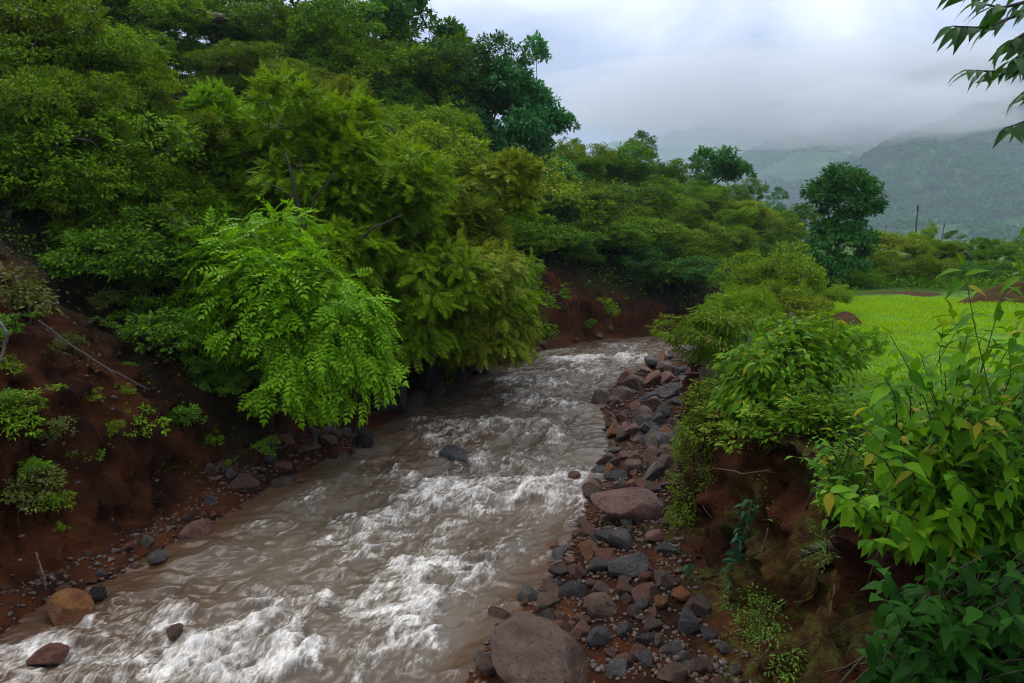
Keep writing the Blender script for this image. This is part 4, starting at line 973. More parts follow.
for key, px, Y, top, m, lab, cat, grp, wd in RIGHT:
    plant(key, px, Y, top, m, lab, cat, cat, grp, wd)
def rooted(key, px, py, h, m, label, name, cat, group, wide=1.0, wood='bark'):
    g = ground_at(px, py); pr = PROTO[key]; s = h / pr['h']
    r = empty(name, tuple(g), random.Random(label + str(px)).uniform(0, 6.28), (s * wide, s * wide, s)); tag(r, label, cat, group)
    link('trunk', pr['wood'], M[wood], r); link('crown', pr['crown'], M[m], r)
for i, (px, py, h, m, lab) in enumerate([
    (556, 262, 2.4, 'mid', 'mid green bush rooted at the upper left rim of the far red scar'), (582, 258, 2.2, 'fresh', 'fresh bush rooted at the middle of the upper rim of the far red scar'), (612, 260, 2.4, 'olive', 'olive bush rooted at the upper rim of the far red scar, right of its middle'),
    (640, 268, 2.6, 'mid', 'mid green bush at the upper right corner of the far red scar'), (662, 292, 2.4, 'dark', 'dark bush rooted right of the far red scar, above the pale post'), (572, 236, 3.0, 'olive2', 'yellowish olive bush in the second tier above the far red scar'),
    (602, 234, 3.0, 'mid', 'broad green bush in the second tier above the far red scar'), (630, 242, 3.0, 'fresh', 'bright bush in the second tier, right above the far red scar'), (655, 258, 2.8, 'olive', 'olive bush in the second tier above the pale post'), (545, 246, 2.8, 'fresh', 'bright bush left above the far red scar by the overhanging tree'),
    (690, 300, 2.4, 'mid', 'green bush with its foot in the still water at the bend'), (676, 276, 3.0, 'olive', 'olive bush on the steep bank behind the still water at the bend')]):
    rooted(f'scrub{i % 4}', px, py, h, m, lab, 'bush', 'bush', 'bushes round the far red scar', 1.35)
for i, (px, py, h, m, lab) in enumerate([
    (8, 216, 2.3, 'fresh', 'leafy shrub at the left edge above the red earth slope'), (48, 214, 1.9, 'mid', 'dark scrub on the very crest of the red earth slope'), (84, 230, 1.8, 'fresh', 'light green bush at the brow of the red earth slope'),
    (116, 266, 1.9, 'olive', 'olive bush half way down the right rim of the red slope'), (150, 302, 1.9, 'mid', 'dense bush at the right rim of the red slope above the fallen branch'), (180, 338, 1.7, 'mid', 'dark bush hanging over the red slope beside the bright green shrub'),
    (203, 372, 1.5, 'mid', 'dark small bush under the left side of the bright green shrub'), (230, 402, 1.4, 'mid', 'low dark bush in the deep shade under the bright green shrub'),
    (25, 180, 2.3, 'olive', 'olive bush in the second tier above the red slope at the left edge'), (72, 184, 2.3, 'mid', 'mid green bush in the second tier above the crest of the red slope'), (118, 214, 2.3, 'fresh', 'fresh green bush in the second tier, above the olive bush of the rim'),
    (160, 246, 2.3, 'olive', 'olive bush in the second tier left of the bright green shrub'), (198, 285, 2.3, 'mid', 'shaded bush close against the left side of the bright green shrub'), (232, 318, 2.2, 'mid', 'shaded scrub behind the left part of the bright green shrub'), (190, 218, 2.8, 'olive', 'olive scrub at the foot of the shaded tree mass')]):
    rooted(f'scrub{i % 4}', px, py, h, m, lab, 'bush', 'bush', 'bushes round the red slope', 1.15)
rooted('willow0', 738, 352, 1.4, 'fresh', 'narrow leafed bush hanging its tips over the far end of the stone bank', 'bush', 'bush', G4, 1.1)
rooted('willow1', 704, 384, 1.3, 'herb', 'light green sprawling bush covering the bank beside the far stones', 'bush', 'bush', G4, 1.3)
for px, py, h, m, lab in ((762, 440, .5, 'herb', 'low light green clump under the left side of the round leafy bush'), (812, 436, .55, 'bush', 'low leafy clump under the right side of the round leafy bush on the bank lip'), (838, 442, .6, 'bush', 'low leafy clump between the round leafy bush and the large oval leafed shrub'), (722, 448, .5, 'herb', 'low light green clump on the lip of the bank below the small bush')):
    rooted('seedling0', px, py, h, m, lab, 'seedling', 'plant', 'low clumps on the lip of the right bank', 1.6, 'stem')
# feathery yellow-green trees over the stream
ft, _, _ = plant('feather0', 312, 19.3, 86, 'feather', 'feathery yellow green tree with a dark forked trunk behind the bright green shrub', 'feathery_tree', 'tree', wide=.92, rz=.4)
mb = MB()
for pix, rr in (([(320, 335, 18.9), (306, 240, 17.9), (294, 192, 17.5), (284, 152, 17.4)], [.10, .075, .055, .02]), ([(304, 232, 17.8), (314, 196, 17.6), (334, 172, 17.5)], [.05, .035, .012]), ([(296, 200, 17.6), (276, 186, 17.5), (262, 180, 17.5)], [.035, .022, .008]), ([(350, 330, 18.6), (338, 262, 18.0), (372, 226, 17.7), (402, 214, 17.6)], [.07, .05, .03, .01])):
    P = np.array([at(*p) for p in pix]); u = np.linspace(0, 1, 10); v = np.linspace(0, 1, len(P)); q = np.stack([np.interp(u, v, P[:, k]) for k in range(3)], -1)
    mb.tube(q + np.cumsum(np.random.default_rng(3).normal(size=q.shape) * .012, axis=0), np.interp(u, v, rr), 7)
bo = link('bough', mb.mesh('bough'), M['bark'], ft); ft_s = ft.scale; bo.matrix_parent_inverse = __import__('mathutils').Matrix.LocRotScale(ft.location, ft.rotation_euler, ft.scale).inverted()
plant('feather1', 255, 20.5, 96, 'feather', 'feathery tree left of the dark forked trunk', 'feathery_tree', 'tree', wide=.8, rz=2.2)
plant('feather1', 395, 20.5, 150, 'feather', 'feathery tree in the middle between the forked trunk and the stream', 'feathery_tree', 'tree', wide=.95, rz=1.0)
plant('feather2', 420, 23, 162, 'olive2', 'overhanging feathery tree whose branches reach farthest out over the rapids', 'feathery_tree', 'tree', wide=.95, rz=-.2)
plant('feather2', 448, 25.5, 185, 'feather', 'feathery tree tip hanging down toward the water left of the far scar', 'feathery_tree', 'tree', wide=.85, rz=.1)
# small plants on the bare earth and in the cobbles
SEED = [   # column and row of its foot, height in metres
 (142, 438, .62, 'fresh', 'leafy plant low on the red slope, below the fallen branch', 1.2), (18, 522, .75, 'twigleaf', 'bush on the earth ledge at the left edge, lower one', 1.2), (52, 512, .5, 'fresh', 'seedling clump on the earth ledge right of the lower left bush', 1.0),
 (62, 536, .22, 'fresh', 'tiny bright plant at the rim of the earth ledge', 1.0), (30, 320, .95, 'twigleaf', 'straggly yellowish plant at the left edge of the red slope', 1.1), (98, 318, .6, 'twigleaf', 'yellowish plant in the middle of the red slope', 1.0),
 (140, 326, .5, 'twigleaf', 'yellowish plant near the right rim of the red slope', 1.0), (58, 360, .4, 'twigleaf', 'faint plant beside the bare root on the red slope', 1.0), (185, 430, .6, 'mid', 'dim seedling at the foot of the scrub by the shade of the bright green shrub', 1.2),
 (264, 462, .55, 'fresh', 'small leafy plant growing between the left cobbles', 1.0), (212, 446, .4, 'fresh', 'seedling on the earth above the left cobbles', .9), (228, 470, .25, 'herb', 'tiny seedling beside the grey brown block', .8),
 (8, 440, .6, 'fresh', 'leafy tuft at the left edge half way down the red slope', 1.1), (110, 440, .35, 'olive', 'little olive tuft left of the leafy plant low on the red slope', 1.0),
 (610, 318, 1.1, 'fresh', 'green tuft growing on the far red scar', 1.0), (588, 332, .7, 'mid', 'dim tuft low on the far red scar', 1.0), (672, 458, .35, 'herb', 'herb sprouting at the upper rim of the stone bank', 1.0),
 (686, 580, .22, 'vine', 'tiny dark green plant among stones below the earth hollow', .9), (652, 446, .3, 'herb', 'small yellowish sprig between stones in mid bank', .9), (696, 366, .4, 'herb', 'yellow green sprig among the far stones', 1.0),
 (450, 378, .9, 'pinnate', 'bright leafy sprig by the dark shore stones', 1.1),
]
for i, (px, py, hh, m, lab, wd) in enumerate(SEED):
    g = ground_at(px, py); pr = PROTO[f'seedling{i % 2}']; s = hh / pr['h']
    r = empty('seedling', tuple(g), random.Random(lab).uniform(0, 6.28), (s * wd, s * wd, s)); tag(r, lab, 'plant', 'small plants on bare earth and stones')
    link('trunk', pr['wood'], M['stem'], r); link('crown', pr['crown'], M[m], r)

srr = random.Random(9); k = 0
while k < 15:
    px, py = srr.uniform(0, 230), srr.uniform(225, 500)
    if py < 225 + .75 * px - 20 or py > 520 - .25 * px: continue
    rooted(f'seedling{k % 2}', px, py, srr.uniform(.18, .5), srr.choice(['mid', 'olive', 'twigleaf', 'fresh', 'olive2']), 'small wild tuft dotted on the bare red slope', 'seedling', 'plant', 'wild tufts dotted on the red slope', 1.2, 'stem'); k += 1

# ------------------------------------------------------------------ undergrowth: low leaf cover nobody could count
def undergrowth():
    rng = np.random.default_rng(31)
    n = 16000; y = 6 + 84 * rng.random(n) ** 1.6; x = xL(y) - rng.random(n) ** 1.3 * (34 + .2 * y) * 1.0
    dl, dr = dLR(x, y)
    lim = np.interp(y, [4, 8, 12, 15, 18, 24, 30, 34, 38, 42], [5.6, 7.2, 6.6, 3.6, 2.0, 1.4, 2.6, 4.2, 2.8, 1.2]) + fbm(x * .7, y * .7, o=3, seed=61) * .8
    k = (dl > lim) | ((rng.random(n) < .45) & (dl > 1.2) & (fbm(x * .8, y * .8, o=3, seed=97) > .28)); x, y = x[k], y[k]
    n2 = 5200; y2 = 6 + 40 * rng.random(n2); x2 = xR(y2) + barw(y2) + .6 + rng.random(n2) ** 1.5 * 26
    fld = (y2 > 12.5) & (y2 < 35.5) & (x2 - xR(y2) - barw(y2) > 1.4)
    x2, y2 = x2[~fld], y2[~fld]; k = x2 > 1.5; x2, y2 = x2[k], y2[k]
    X, Y = np.concatenate([x, x2]), np.concatenate([y, y2]); Z = land(X, Y)
    s = np.clip(Y / 22, .45, 2.2)
    C = np.stack([X, Y, Z + .16 * s], -1)
    P, A, N = cluster_leaves(rng, C, 16, .42 * s, .6, .1, .9, None, 0)
    L = np.repeat(.11 * np.clip(s, .5, 2), 16) * rng.uniform(.6, 1.2, len(P))
    me = leaf_mesh('undergrowth', P, A, N, L, .5, RHOMB)
    tag(link('undergrowth', me, M['mid']), 'dense low undergrowth between the trees and on the bank top', 'undergrowth', kind='stuff')
undergrowth()
def paddy():
    rng = np.random.default_rng(41); n = 130000
    y = 12.5 + 23.5 * rng.random(n) ** .9; x = xR(y) + barw(y) + 1.4 + rng.random(n) * 30
    k = (x < 34) & (y < 31.2 - .05 * x + .10 * (x - 14) + rng.normal(size=n) * .5) & (fbm(x * .5, y * .5, o=3, seed=91) > -.75); x, y = x[k], y[k]
    P = np.stack([x, y, land(x, y) - .02], -1); m = len(P)
    A = norm(rng.normal(size=(m, 3)) * .35 + np.array([0, 0, 1.0])); N = norm(rng.normal(size=(m, 3)) * np.array([1, 1, .1]))
    me = leaf_mesh('paddy', P, A, N, rng.uniform(.07, .15, m), .16, RHOMB)
    tag(link('paddy_grass', me, M['paddy']), 'bright yellow green young paddy filling the field', 'grass', kind='stuff')
paddy()
# ------------------------------------------------------------------ plants that show their leaves
def shrub_with(name, label, cat, base, C, nlf, rad, L, Wd, tmpl, m, wood='bark', r0=.05, seed=1, flat=.8, droop=.6, up=.8, out=.8, trunk=None, smooth=False, minr=.005, kt=6, lrange=(.6, 1.2), centre=None, shell=None):
    rng = np.random.default_rng(seed); C = np.asarray(C, float) - np.array(base)
    r = empty(name, tuple(base)); tag(r, label, cat)
    mb = MB(); tr = trunk or [(0, 0, -.3), (.02, 0, .15), (0, .03, .45)]
    skeleton(rng, tr, C, r0, mb, kt=kt, minr=minr)
    link('stems', mb.mesh('stems'), M[wood], r)
    cc = np.mean(C, axis=0) - np.array([0, 0, .3]) if centre is None else np.array(centre) - np.array(base)
    P, A, N = cluster_leaves(rng, C, nlf, rad * rng.uniform(.7, 1.2, len(C)), flat, droop, up, cc, out)
    link('foliage', leaf_mesh('foliage', P, A, N, L * rng.uniform(*lrange, len(P)), Wd, tmpl, smooth=smooth), M[m], r)
    return r
def hero_pinnate():
    rng = np.random.default_rng(7); Y = 15.3
    # outline read off the photograph, turned into lobes with their own depth
    lob = []
    for px, py, w, h, dy in ((290, 285, 48, 34, 0), (248, 258, 32, 26, .4), (322, 298, 50, 40, -.3), (360, 332, 40, 40, -.2), (330, 368, 48, 36, -.5), (280, 338, 46, 34, -.4), (312, 396, 36, 22, -.6), (238, 322, 30, 22, .1), (374, 372, 26, 30, -.3),
                            (222, 290, 16, 22, .3), (290, 240, 40, 22, .6), (388, 345, 16, 22, 0), (350, 402, 36, 14, -.5), (270, 300, 40, 30, -.3)):
        c = at(px, py, Y + dy); lob.append((c[0], c[1], c[2], w * Y / FPX, .75 * w * Y / FPX + .2, h * Y / FPX))
    lob = [(a - .28, b_, c_ + .16, d * 1.06, e_, f_ * 1.05) for a, b_, c_, d, e_, f_ in lob]
    C = lobes_points(rng, lob, 290, .55, -.6)
    b = at(312, 412, 15.9); base = (float(b[0]), float(b[1]), lz(b[0], b[1]))
    shrub_with('bright_shrub', 'big bright green shrub with drooping feather shaped leaves leaning over the left waterline', 'shrub', base, C, 10, .24, .36, 1.1, FROND, 'pinnate', seed=8, r0=.09, droop=.5, up=1.0, out=.9, lrange=(.7, 1.15))
hero_pinnate()
def right_bush():
    rng = np.random.default_rng(17); Y = 9.6; lob = []
    for px, py, w, h, dy in ((785, 372, 48, 44, 0), (755, 368, 34, 30, .2), (815, 355, 40, 34, .2), (800, 400, 44, 30, -.2), (838, 382, 24, 38, .1), (770, 412, 36, 26, -.2), (810, 418, 36, 24, -.3), (822, 335, 30, 20, .4), (790, 340, 30, 20, .3), (740, 395, 20, 18, .1)):
        c = at(px, py, Y + dy); lob.append((c[0], c[1], c[2], w * Y / FPX, .55, h * Y / FPX))
    C = lobes_points(rng, lob, 230, .5, -.8); b = at(800, 436, 9.7)
    shrub_with('leafy_bush', 'round leafy bush with yellow tipped drooping leaves on the point of the eroded right bank', 'bush', (b[0], b[1], lz(b[0], b[1])), C, 13, .17, .155, .42, BIG, 'bush', seed=18, droop=.75, up=.7, out=.8, r0=.035, smooth=True)
    Y = 11; lob = [(*at(px, py, Y + dy), w * Y / FPX, .4, h * Y / FPX) for px, py, w, h, dy in ((708, 405, 22, 24, 0), (725, 420, 22, 20, -.2), (697, 430, 20, 22, 0), (735, 435, 18, 16, -.4))]
    C = lobes_points(rng, lob, 90, .4, -.8); b = at(715, 450, 11)
    shrub_with('small_bush', 'small yellowish green bush on the bank left of the round leafy bush', 'bush', (b[0], b[1], lz(b[0], b[1])), C, 26, .17, .085, .45, RHOMB, 'herb', seed=19, r0=.02, wood='stem')
right_bush()
def hanging_herbs():
    """light herbs that hang over the bank lip and down to the stones"""
    def patch(poly, n, Y0, Y1, label, m, L, seed, nl, rad, name, rnd=.12):
        rg = np.random.default_rng(seed); C = []
        while len(C) < n:
            i = int(rg.integers(len(poly) - 1)); t = rg.random(); p = [poly[i][q] * (1 - t) + poly[i + 1][q] * t for q in range(4)]
            px = p[0] + rg.uniform(-1, 1) * p[2]; py = p[1] + rg.normal() * 8; Y = p[3] + rg.normal() * rnd
            C.append(ground_at(px, py) + np.array([-.03, -.07, .04]) if name == 'low_herbs' else at(px, py, Y))
        b = min(C, key=lambda q: abs(q[0] - np.mean([c[0] for c in C])) + abs(q[2] - max(c[2] for c in C)))
        base = (b[0] + .15, b[1] + .1, b[2])
        return shrub_with(name, label, 'herb', base, C, nl, rad, L, .42, RHOMB, m, seed=seed, r0=.012, wood='greenstem', trunk=[(0, 0, -.05), (0, 0, .03)], minr=.003, kt=4, flat=.9, droop=.5)
    patch([(700, 432, 22, 12.6), (690, 470, 18, 11.9), (682, 510, 16, 11.3), (676, 545, 12, 10.9)], 110, 0, 0, 'curtain of light green herbs hanging from the bank edge down to the stones', 'herb', .062, 24, 26, .13, 'hanging_herbs')
    patch([(705, 450, 22, 11.4), (722, 462, 16, 10.5), (708, 490, 14, 10.7)], 46, 0, 0, 'sparse herbs on the red earth right of the curtain of hanging herbs', 'herb', .055, 25, 16, .12, 'hanging_herbs')
    patch([(745, 625, 22, 8.5), (765, 640, 18, 8.1), (735, 600, 16, 8.9), (770, 600, 12, 8.5), (780, 675, 20, 7.6)], 70, 0, 0, 'patch of bright low herbs on the mossy foot of the bank', 'moss', .05, 26, 18, .11, 'low_herbs', .08)
    patch([(838, 500, 12, 6.4), (826, 540, 8, 6.9), (812, 560, 8, 7.1)], 14, 0, 0, 'few seedlings on the mossy earth left of the dead log', 'moss', .05, 27, 14, .08, 'low_herbs', .05)
hanging_herbs()
def vine():
    rng = np.random.default_rng(33); pts = np.array([at(px, py, Y) for px, py, Y in ((752, 500, 9.05), (748, 520, 9.0), (742, 540, 8.95), (738, 560, 8.9), (735, 580, 8.85), (733, 605, 8.8))])
    b = pts[0]; r = empty('vine', tuple(b)); tag(r, 'dark green vine of pointed leaves climbing down the red earth face', 'vine')
    mb = MB(); mb.tube(pts - b, np.full(len(pts), .006), 5); link('stem', mb.mesh('stem'), M['greenstem'], r)
    t = rng.random(95); P = np.stack([np.interp(t, np.linspace(0, 1, len(pts)), pts[:, k]) for k in range(3)], -1) - b + rng.normal(size=(95, 3)) * .05
    A = norm(rng.normal(size=(95, 3)) * np.array([1, .5, .5]) + np.array([-.2, -.5, -.25])); N = rng.normal(size=(95, 3)) * .4 + np.array([-.3, -.6, .7])
    link('leaves', leaf_mesh('leaves', P, A, N, .15 * rng.uniform(.7, 1.2, 95), .30, BIG, smooth=True), M['vine'], r)
vine()

def leafy_stems(name, label, cat, base, tips, m, L, Wd, nper, seed, r=.010, wood='stem', droop=.6, start=.25, spread=.9, tmpl=BIG, parent_trunk=None, arch=.15):
    """stems from the base to given tips, leaves set alternately along the upper part of each"""
    rng = np.random.default_rng(seed); base = np.array(base, float); ob = empty(name, tuple(base)); tag(ob, label, cat)
    mb = MB(); P, A, N = [], [], []
    for tip in tips:
        tip = np.array(tip) - base; s0 = rng.normal(size=3) * np.array([.28, .28, 0]); n = 9; u = np.linspace(0, 1, n)[:, None]
        ln = np.linalg.norm(tip); pts = s0 * (1 - u) + tip * u + np.array([0, 0, arch * ln]) * (u * (1 - u) * 2) + np.cumsum(rng.normal(size=(n, 3)) * .012 * ln, axis=0) * u
        mb.tube(pts, np.linspace(r, r * .3, n) * rng.uniform(.7, 1.2), 5)
        k = max(4, int(nper * rng.uniform(.7, 1.3))); t = np.linspace(start, 1, k); dirn = norm(pts[-1] - pts[-3])
        p = np.stack([np.interp(t, u[:, 0], pts[:, q]) for q in range(3)], -1)
        side = norm(np.cross(dirn, rng.normal(size=3))); sgn = np.where(np.arange(k) % 2, 1., -1.)[:, None]
        sd = side * sgn + rng.normal(size=(k, 3)) * .45
        a = norm(sd * spread + dirn * .55) - np.array([0, 0, droop])
        a[-1] = dirn - np.array([0, 0, droop * .5])
        P.append(p); A.append(a); N.append(rng.normal(size=(k, 3)) * .3 + np.array([0, 0, 1.]) + .3 * dirn)
    P, A, N = map(np.concatenate, (P, A, N)); n = len(P)
    link('stems', mb.mesh('stems'), M[wood], ob)
    link('foliage', leaf_mesh('foliage', P, A, N, L * rng.uniform(.55, 1.2, n), Wd * rng.uniform(.85, 1.15, n), tmpl, smooth=True), M[m], ob)
    return ob
def near_shrubs():
    rng = np.random.default_rng(44)
    def pick(poly, n, y0, y1):
        """tips spread through an outline at depths between y0 and y1"""
        q = np.array(poly, float); out = []
        while len(out) < n:
            x, y = rng.uniform(q[:, 0].min(), q[:, 0].max()), rng.uniform(q[:, 1].min(), q[:, 1].max())
            ins = False
            for (ax, ay), (bx, by) in zip(q, np.roll(q, -1, 0)):
                if (ay > y) != (by > y) and x < (bx - ax) * (y - ay) / (by - ay) + ax: ins = not ins
            if ins: out.append(at(x, y, rng.uniform(y0, y1)))
        return out
    # main oval leafed shrub
    tips = pick([(822, 452), (860, 395), (885, 362), (925, 340), (965, 350), (1020, 330), (1100, 320), (1110, 540), (1000, 560), (900, 545), (845, 520), (818, 480)], 250, 4.4, 6.3)
    leafy_stems('oval_leaf_shrub', 'large shrub with smooth oval leaves and yellowish young tips filling the right edge', 'shrub', (3.55, 5.6, 2.3), tips, 'shrub', .155, .50, 17, 45, start=.45, arch=.10)
    tips = pick([(806, 450), (850, 415), (880, 470), (870, 530), (825, 520)], 44, 5.9, 6.6)
    leafy_stems('oval_leaf_shrub', 'shrub with small oval leaves hanging over the edge of the mossy earth face', 'shrub', (3.35, 6.5, 2.5), tips, 'bush', .105, .50, 13, 46, start=.35)
    # dark lower shrub in the shade
    tips = pick([(880, 560), (1030, 545), (1110, 560), (1110, 740), (860, 740), (885, 640)], 150, 3.5, 4.7)
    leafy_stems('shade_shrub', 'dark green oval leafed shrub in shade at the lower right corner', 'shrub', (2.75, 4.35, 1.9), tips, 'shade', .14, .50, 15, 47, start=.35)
    # thin tall saplings against the field
    tips = [at(px, py, Y) for px, py, Y in ((1000, 243, 4.6), (968, 278, 4.5), (1022, 262, 4.4), (1040, 240, 4.5), (950, 318, 4.8), (1005, 318, 4.6))]
    leafy_stems('sapling', 'thin sapling with long leaves rising in front of the paddy field at the right edge', 'sapling', (3.3, 4.75, 2.45), tips, 'shrub', .15, .36, 20, 48, start=.45, droop=.5, r=.006, wood='greenstem', arch=.25)
    # overhead branch of a tree standing outside the picture
    b = np.array((4.35, 4.2, 2.5)); ob = empty('overhanging_tree', tuple(b)); tag(ob, 'leafy branch of a tree reaching into the upper right corner from outside the picture', 'tree')
    mb = MB(); mb.tube(np.array([(0, 0, -.4), (.05, 0, 1), (-.03, .02, 2.4), (.05, 0, 3.8), (.1, 0, 5)]), [.13, .11, .09, .07, .04], 8); link('trunk', mb.mesh('trunk'), M['bark'], ob)
    mb = MB(); P, A, N = [], [], []; r2 = np.random.default_rng(49)
    S = [((.0, 0, 3.35), [(1080, -30, 4.0), (1030, 10, 3.8), (985, 28, 3.7), (952, 26, 3.6)], 22), ((.0, 0, 3.35), [(1080, -40, 4.0), (1020, -12, 3.8), (985, -10, 3.8), (955, -8, 3.8)], 16), ((.0, 0, 3.0), [(1080, 30, 4.0), (1030, 62, 3.8), (1000, 72, 3.7), (968, 70, 3.6)], 22),
         ((.0, 0, 2.9), [(1070, 50, 4.0), (1040, 80, 3.8), (1020, 95, 3.75)], 14), ((0, 0, 2.6), [(1075, 90, 4.0), (1035, 118, 3.8), (1006, 128, 3.7)], 9), ((.0, 0, 3.3), [(1080, 0, 4.1), (1030, 30, 3.9), (1005, 45, 3.8)], 20), ((.0, 0, 3.2), [(1075, 20, 3.7), (1040, 45, 3.6), (1012, 60, 3.55)], 18), ((.0, 0, 3.4), [(1070, -20, 3.7), (1035, 0, 3.6), (1000, 8, 3.55), (978, 2, 3.55)], 22)]
    for s0, ps, k in S:
        pts = np.array([np.array(s0)] + [at(*p) - b for p in ps]); tt = np.linspace(0, 1, len(pts)); uu = np.linspace(0, 1, 12)
        pts = np.stack([np.interp(uu, tt, pts[:, q]) for q in range(3)], -1); mb.tube(pts, np.linspace(.018, .003, 12), 5)
        t = np.linspace(.35, 1, k); p = np.stack([np.interp(t, uu, pts[:, q]) for q in range(3)], -1); d = norm(pts[-1] - pts[-4])
        sg = np.where(np.arange(k) % 2, 1., -1.)[:, None]; side = norm(np.cross(d, np.array([0, 0, 1.])))
        P.append(p); A.append(norm(d * .7 + side * sg * .6 + r2.normal(size=(k, 3)) * .3) - np.array([0, 0, .75])); N.append(r2.normal(size=(k, 3)) * .5 + np.array([0, -.3, .8]))
    P, A, N = map(np.concatenate, (P, A, N))
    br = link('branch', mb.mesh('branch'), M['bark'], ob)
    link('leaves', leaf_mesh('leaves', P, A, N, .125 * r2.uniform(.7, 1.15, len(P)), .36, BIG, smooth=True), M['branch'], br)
near_shrubs()
def banana():
    b = at(748, 352, 14.5); b[2] = lz(b[0], b[1]); ob = empty('banana_plant', tuple(b)); tag(ob, 'young banana like plant with a few broad leaves behind the round leafy bush', 'plant')
    mb = MB(); mb.tube([(0, 0, -.1), (.02, 0, .3), (.03, 0, .55)], [.05, .045, .03], 8); link('stem', mb.mesh('stem'), M['greenstem'], ob)
    for tip, wd in (((722, 336, 14.2), .24), ((777, 316, 14.4), .16), ((765, 318, 14.8), .15), ((742, 330, 13.9), .16)):
        T = at(*tip) - b; n = 12; u = np.linspace(0, 1, n)[:, None]; p0 = np.array([.03, 0, .5])
        sp = p0 * (1 - u) + T * u + np.array([0, 0, .45]) * (u * (1 - u)) * (1.6 if wd > .2 else .4)
        d = norm(np.gradient(sp, axis=0)); sd = norm(np.cross(d, np.array([.2, -.8, .5]))); w = (np.sin(np.clip(u * 1.02, 0, 1) * pi) ** .6) * wd * .5 + .006
        up = np.cross(sd, d); V = np.concatenate([sp + sd * w + up * w * .35, sp, sp - sd * w + up * w * .35]); i = np.arange(n - 1)
        Q = np.concatenate([np.stack([i + q * n, i + 1 + q * n, i + 1 + (q + 1) * n, i + (q + 1) * n], -1) for q in (0, 1)])
        link('leaf', np_mesh('leaf', V, [Q], True), M['banana'], ob)
banana()

# ------------------------------------------------------------------ dead wood, roots, poles, earth mounds
def limb(name, label, cat, pix, rad, m, seed=0, forks=(), grp=None, wig=.02):
    rng = np.random.default_rng(seed); P = np.array([at(*p) for p in pix]); b = P[0]; tt = np.linspace(0, 1, len(P)); u = np.linspace(0, 1, max(10, 4 * len(P)))
    q = np.stack([np.interp(u, tt, P[:, k]) for k in range(3)], -1) - b; q += np.cumsum(rng.normal(size=q.shape) * wig * .3, axis=0) * np.sin(u * pi)[:, None]
    mb = MB(); rr = np.interp(u, np.linspace(0, 1, len(rad)), rad) * (1 + rng.normal(size=len(u)) * .08); mb.tube(q, rr, 8)
    for (f, dx, l) in forks:
        i = int(f * (len(u) - 1)); d = np.array(dx, float); s = np.linspace(0, 1, 6)[:, None]
        mb.tube(q[i] + d * s * l + rng.normal(size=(6, 3)) * .01 * l + np.array([0, 0, .1 * l]) * s ** 2, np.linspace(rr[i] * .6, rr[i] * .15, 6), 5)
    o = link(name, mb.mesh(name), M[m], None, tuple(b)); tag(o, label, cat, grp); return o
limb('fallen_branch', 'long thin grey fallen branch lying down across the red slope', 'branch', [(38, 320, 11.6), (70, 345, 11.6), (110, 370, 11.7), (150, 390, 11.9)], [.014, .02, .02, .012], 'bark', 1, [(.3, (-.5, -.2, .3), .5), (.7, (.4, -.2, -.3), .4)])
limb('root', 'pale bent root hanging at the left edge of the red slope', 'root', [(0, 322, 8.9), (8, 334, 8.8), (6, 350, 8.8), (0, 362, 8.7)], [.02, .022, .02, .014], 'greybark', 2)
limb('root', 'thin root hanging over the lower earth ledge by the left corner', 'root', [(36, 552, 9.6), (42, 570, 9.55), (46, 592, 9.5)], [.012, .014, .01], 'twig', 3)
limb('twig', 'bare twig on the lower earth ledge above the driftwood', 'twig', [(70, 485, 11.5), (85, 475, 11.5), (92, 470, 11.6)], [.008, .01, .006], 'twig', 5)
limb('dead_log', 'dark broken log sticking out from under the right shrub over the earth face', 'log', [(912, 552, 5.6), (872, 556, 6.0), (840, 553, 6.4), (803, 556, 6.75)], [.09, .075, .06, .02], 'bark', 6, [(.7, (-.4, .1, .2), .25), (.85, (-.5, .2, -.1), .2)], wig=.09)
for i, (pix, lab) in enumerate([([(905, 600, 5.6), (870, 610, 5.9), (840, 622, 6.2), (800, 645, 6.6)], 'bare tan twig slanting down below the dead log'), ([(835, 585, 6.2), (832, 615, 6.1), (838, 650, 6.0), (850, 680, 5.9)], 'bare root dropping down the dark hollow below the log'),
                              ([(880, 620, 5.7), (860, 612, 5.9), (842, 600, 6.1)], 'short curved twig in the dark hollow below the log'), ([(770, 470, 8.7), (740, 474, 9.0), (715, 468, 9.6)], 'thin root sticking out of the earth below the round leafy bush'),
                              ([(768, 528, 8.5), (766, 548, 8.45), (758, 566, 8.4)], 'bent root on the mossy earth face'), ([(700, 500, 10.3), (712, 520, 10.2), (728, 512, 10.0)], 'thin looping root beside the hanging herbs')]):
    limb('twig' if 'twig' in lab else 'root', lab, 'twig' if 'twig' in lab else 'root', pix, [.008, .009, .008, .004], 'twig', 10 + i)
limb('driftwood', 'gnarled brown driftwood stump on the left shore beside the pinkish flat stone', 'driftwood', [(158, 538, 12.6), (168, 528, 12.6), (178, 516, 12.7), (190, 506, 12.9)], [.10, .13, .09, .05], 'twig', 20, [(.5, (-.3, -.1, .5), .35), (.3, (.2, -.3, .3), .3), (.7, (-.5, 0, -.1), .3)], wig=.05)
limb('wooden_post', 'short pale broken post standing at the far water edge at the bend', 'post', [(651, 336, 38.6), (654, 326, 38.6)], [.10, .09], 'palewood', 21)
limb('fallen_log', 'dark fallen log lying at the top of the slope under the sky gap', 'log', [(196, 12, 35), (210, 17, 35), (226, 19, 35)], [.22, .26, .18], 'bark', 22, wig=.05)
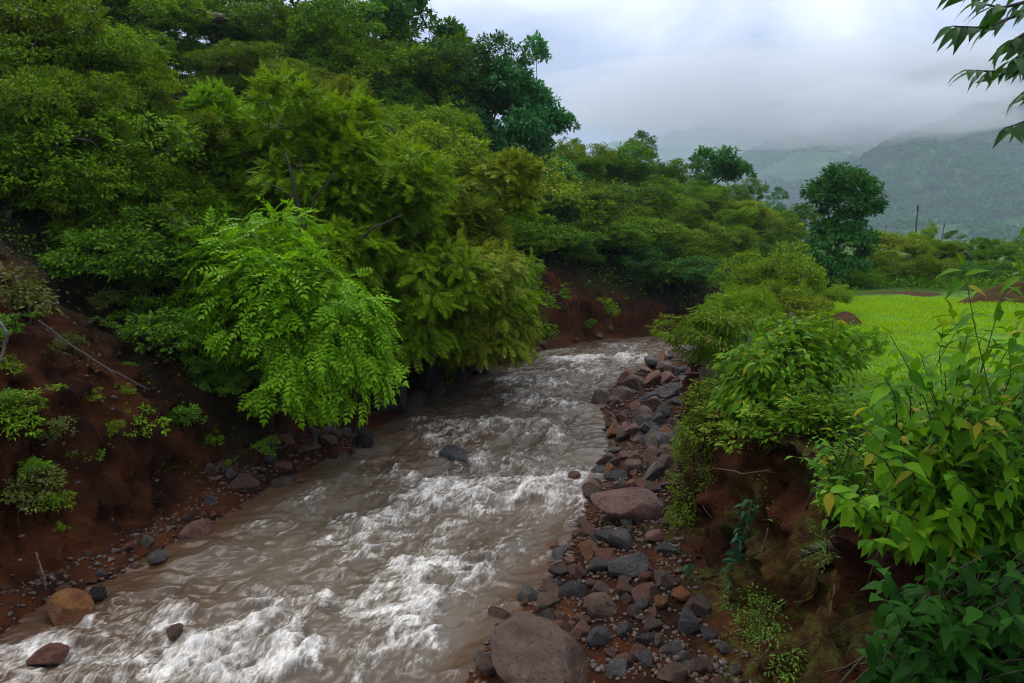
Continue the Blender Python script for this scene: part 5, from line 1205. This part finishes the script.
def pole(px, py0, py1, Y, r, label, grp=None):
    a, b = at(px, py0, Y), at(px + 2.5, py1, Y); z = lz(a[0], a[1]); d = (b - a); a = a - d * ((a[2] - z + .3) / d[2])
    ob = empty('utility_pole', tuple(a)); tag(ob, label, 'pole'); d = b - a
    mb = MB(); u = np.linspace(0, 1, 8)[:, None]; mb.tube(d * u, np.linspace(r, r * .7, 8), 8); link('pole', mb.mesh('pole'), M['bark'], ob)
    mb = MB(); mb.tube([d * .93, d * .965, d * 1.0, d * 1.02], [r * .8, r * 1.35, r * 1.3, r * .5], 7); link('insulator', mb.mesh('insulator'), M['greybark'], ob)
pole(915.5, 236, 206, 62, .07, 'leaning wooden utility pole rising above the bushes behind the field')
pole(942, 238, 224, 84, .055, 'shorter, farther utility pole right of the leaning one')
def mound(px, py, Y, rx, ry, h, label, seed, m='mound', cut=0):
    c = at(px, py, Y); c[2] = lz(c[0], c[1]); n = 40; g = np.linspace(-1.15, 1.15, n); X, Yy = np.meshgrid(g, g); R = np.hypot(X, Yy)
    Z = np.where(R < 1, (1 - R ** 2.4), -.12) * h * (1 + .35 * fbm(X * 2 + seed, Yy * 2, o=4, seed=seed)); Z = np.where(Yy < -cut, Z * sst(-1.0, -cut - .01, Yy) if cut else Z, Z)
    V = np.stack([X * rx, Yy * ry, Z - .03], -1).reshape(-1, 3); i = (np.arange(n - 1)[:, None] * n + np.arange(n - 1)[None]).ravel()
    tag(link('earth_mound', np_mesh('earth_mound', V, [np.stack([i, i + 1, i + n + 1, i + n], -1)], True), M[m], None, tuple(c)), label, 'mound')
mound(833, 320, 21, .9, .8, .36, 'rounded heap of brown earth at the left corner of the paddy field', 3)
mound(1015, 309, 28, 2.4, .9, .75, 'long dark brown earth mound behind the paddy at the right edge', 8)
mound(905, 303, 33, 2.2, .8, .14, 'low scruffy earth bund across the far end of the paddy', 9)
def stump():
    b = at(800, 326, 18.5); b[2] = lz(b[0], b[1]); ob = empty('tree_stump', tuple(b)); tag(ob, 'black split tree stump beside the rounded heap of earth', 'stump')
    mb = MB(); rng = np.random.default_rng(6)
    for k in range(9):
        a = k * 2 * pi / 9; r0 = np.array([cos(a), sin(a), 0]); hh = rng.uniform(.30, .62)
        mb.tube([r0 * .34 + np.array([0, 0, -.1]), r0 * .24 + np.array([0, 0, hh * .5]), r0 * .20 + np.array([0, 0, hh])], [.13, .10, .03], 6)
    mb.tube([(0, 0, -.1), (0, 0, .2), (.03, 0, .34)], [.26, .24, .17], 10); link('trunk', mb.mesh('trunk'), M['bark'], ob)
    mb = MB()
    for k in range(5):
        a = rng.uniform(0, 6.28); mb.tube([(0.2 * cos(a), .2 * sin(a), .02), (.5 * cos(a), .5 * sin(a), .0), (.8 * cos(a + .3), .8 * sin(a + .3), -.08)], [.08, .05, .02], 5)
    link('roots', mb.mesh('roots'), M['bark'], ob)
stump()
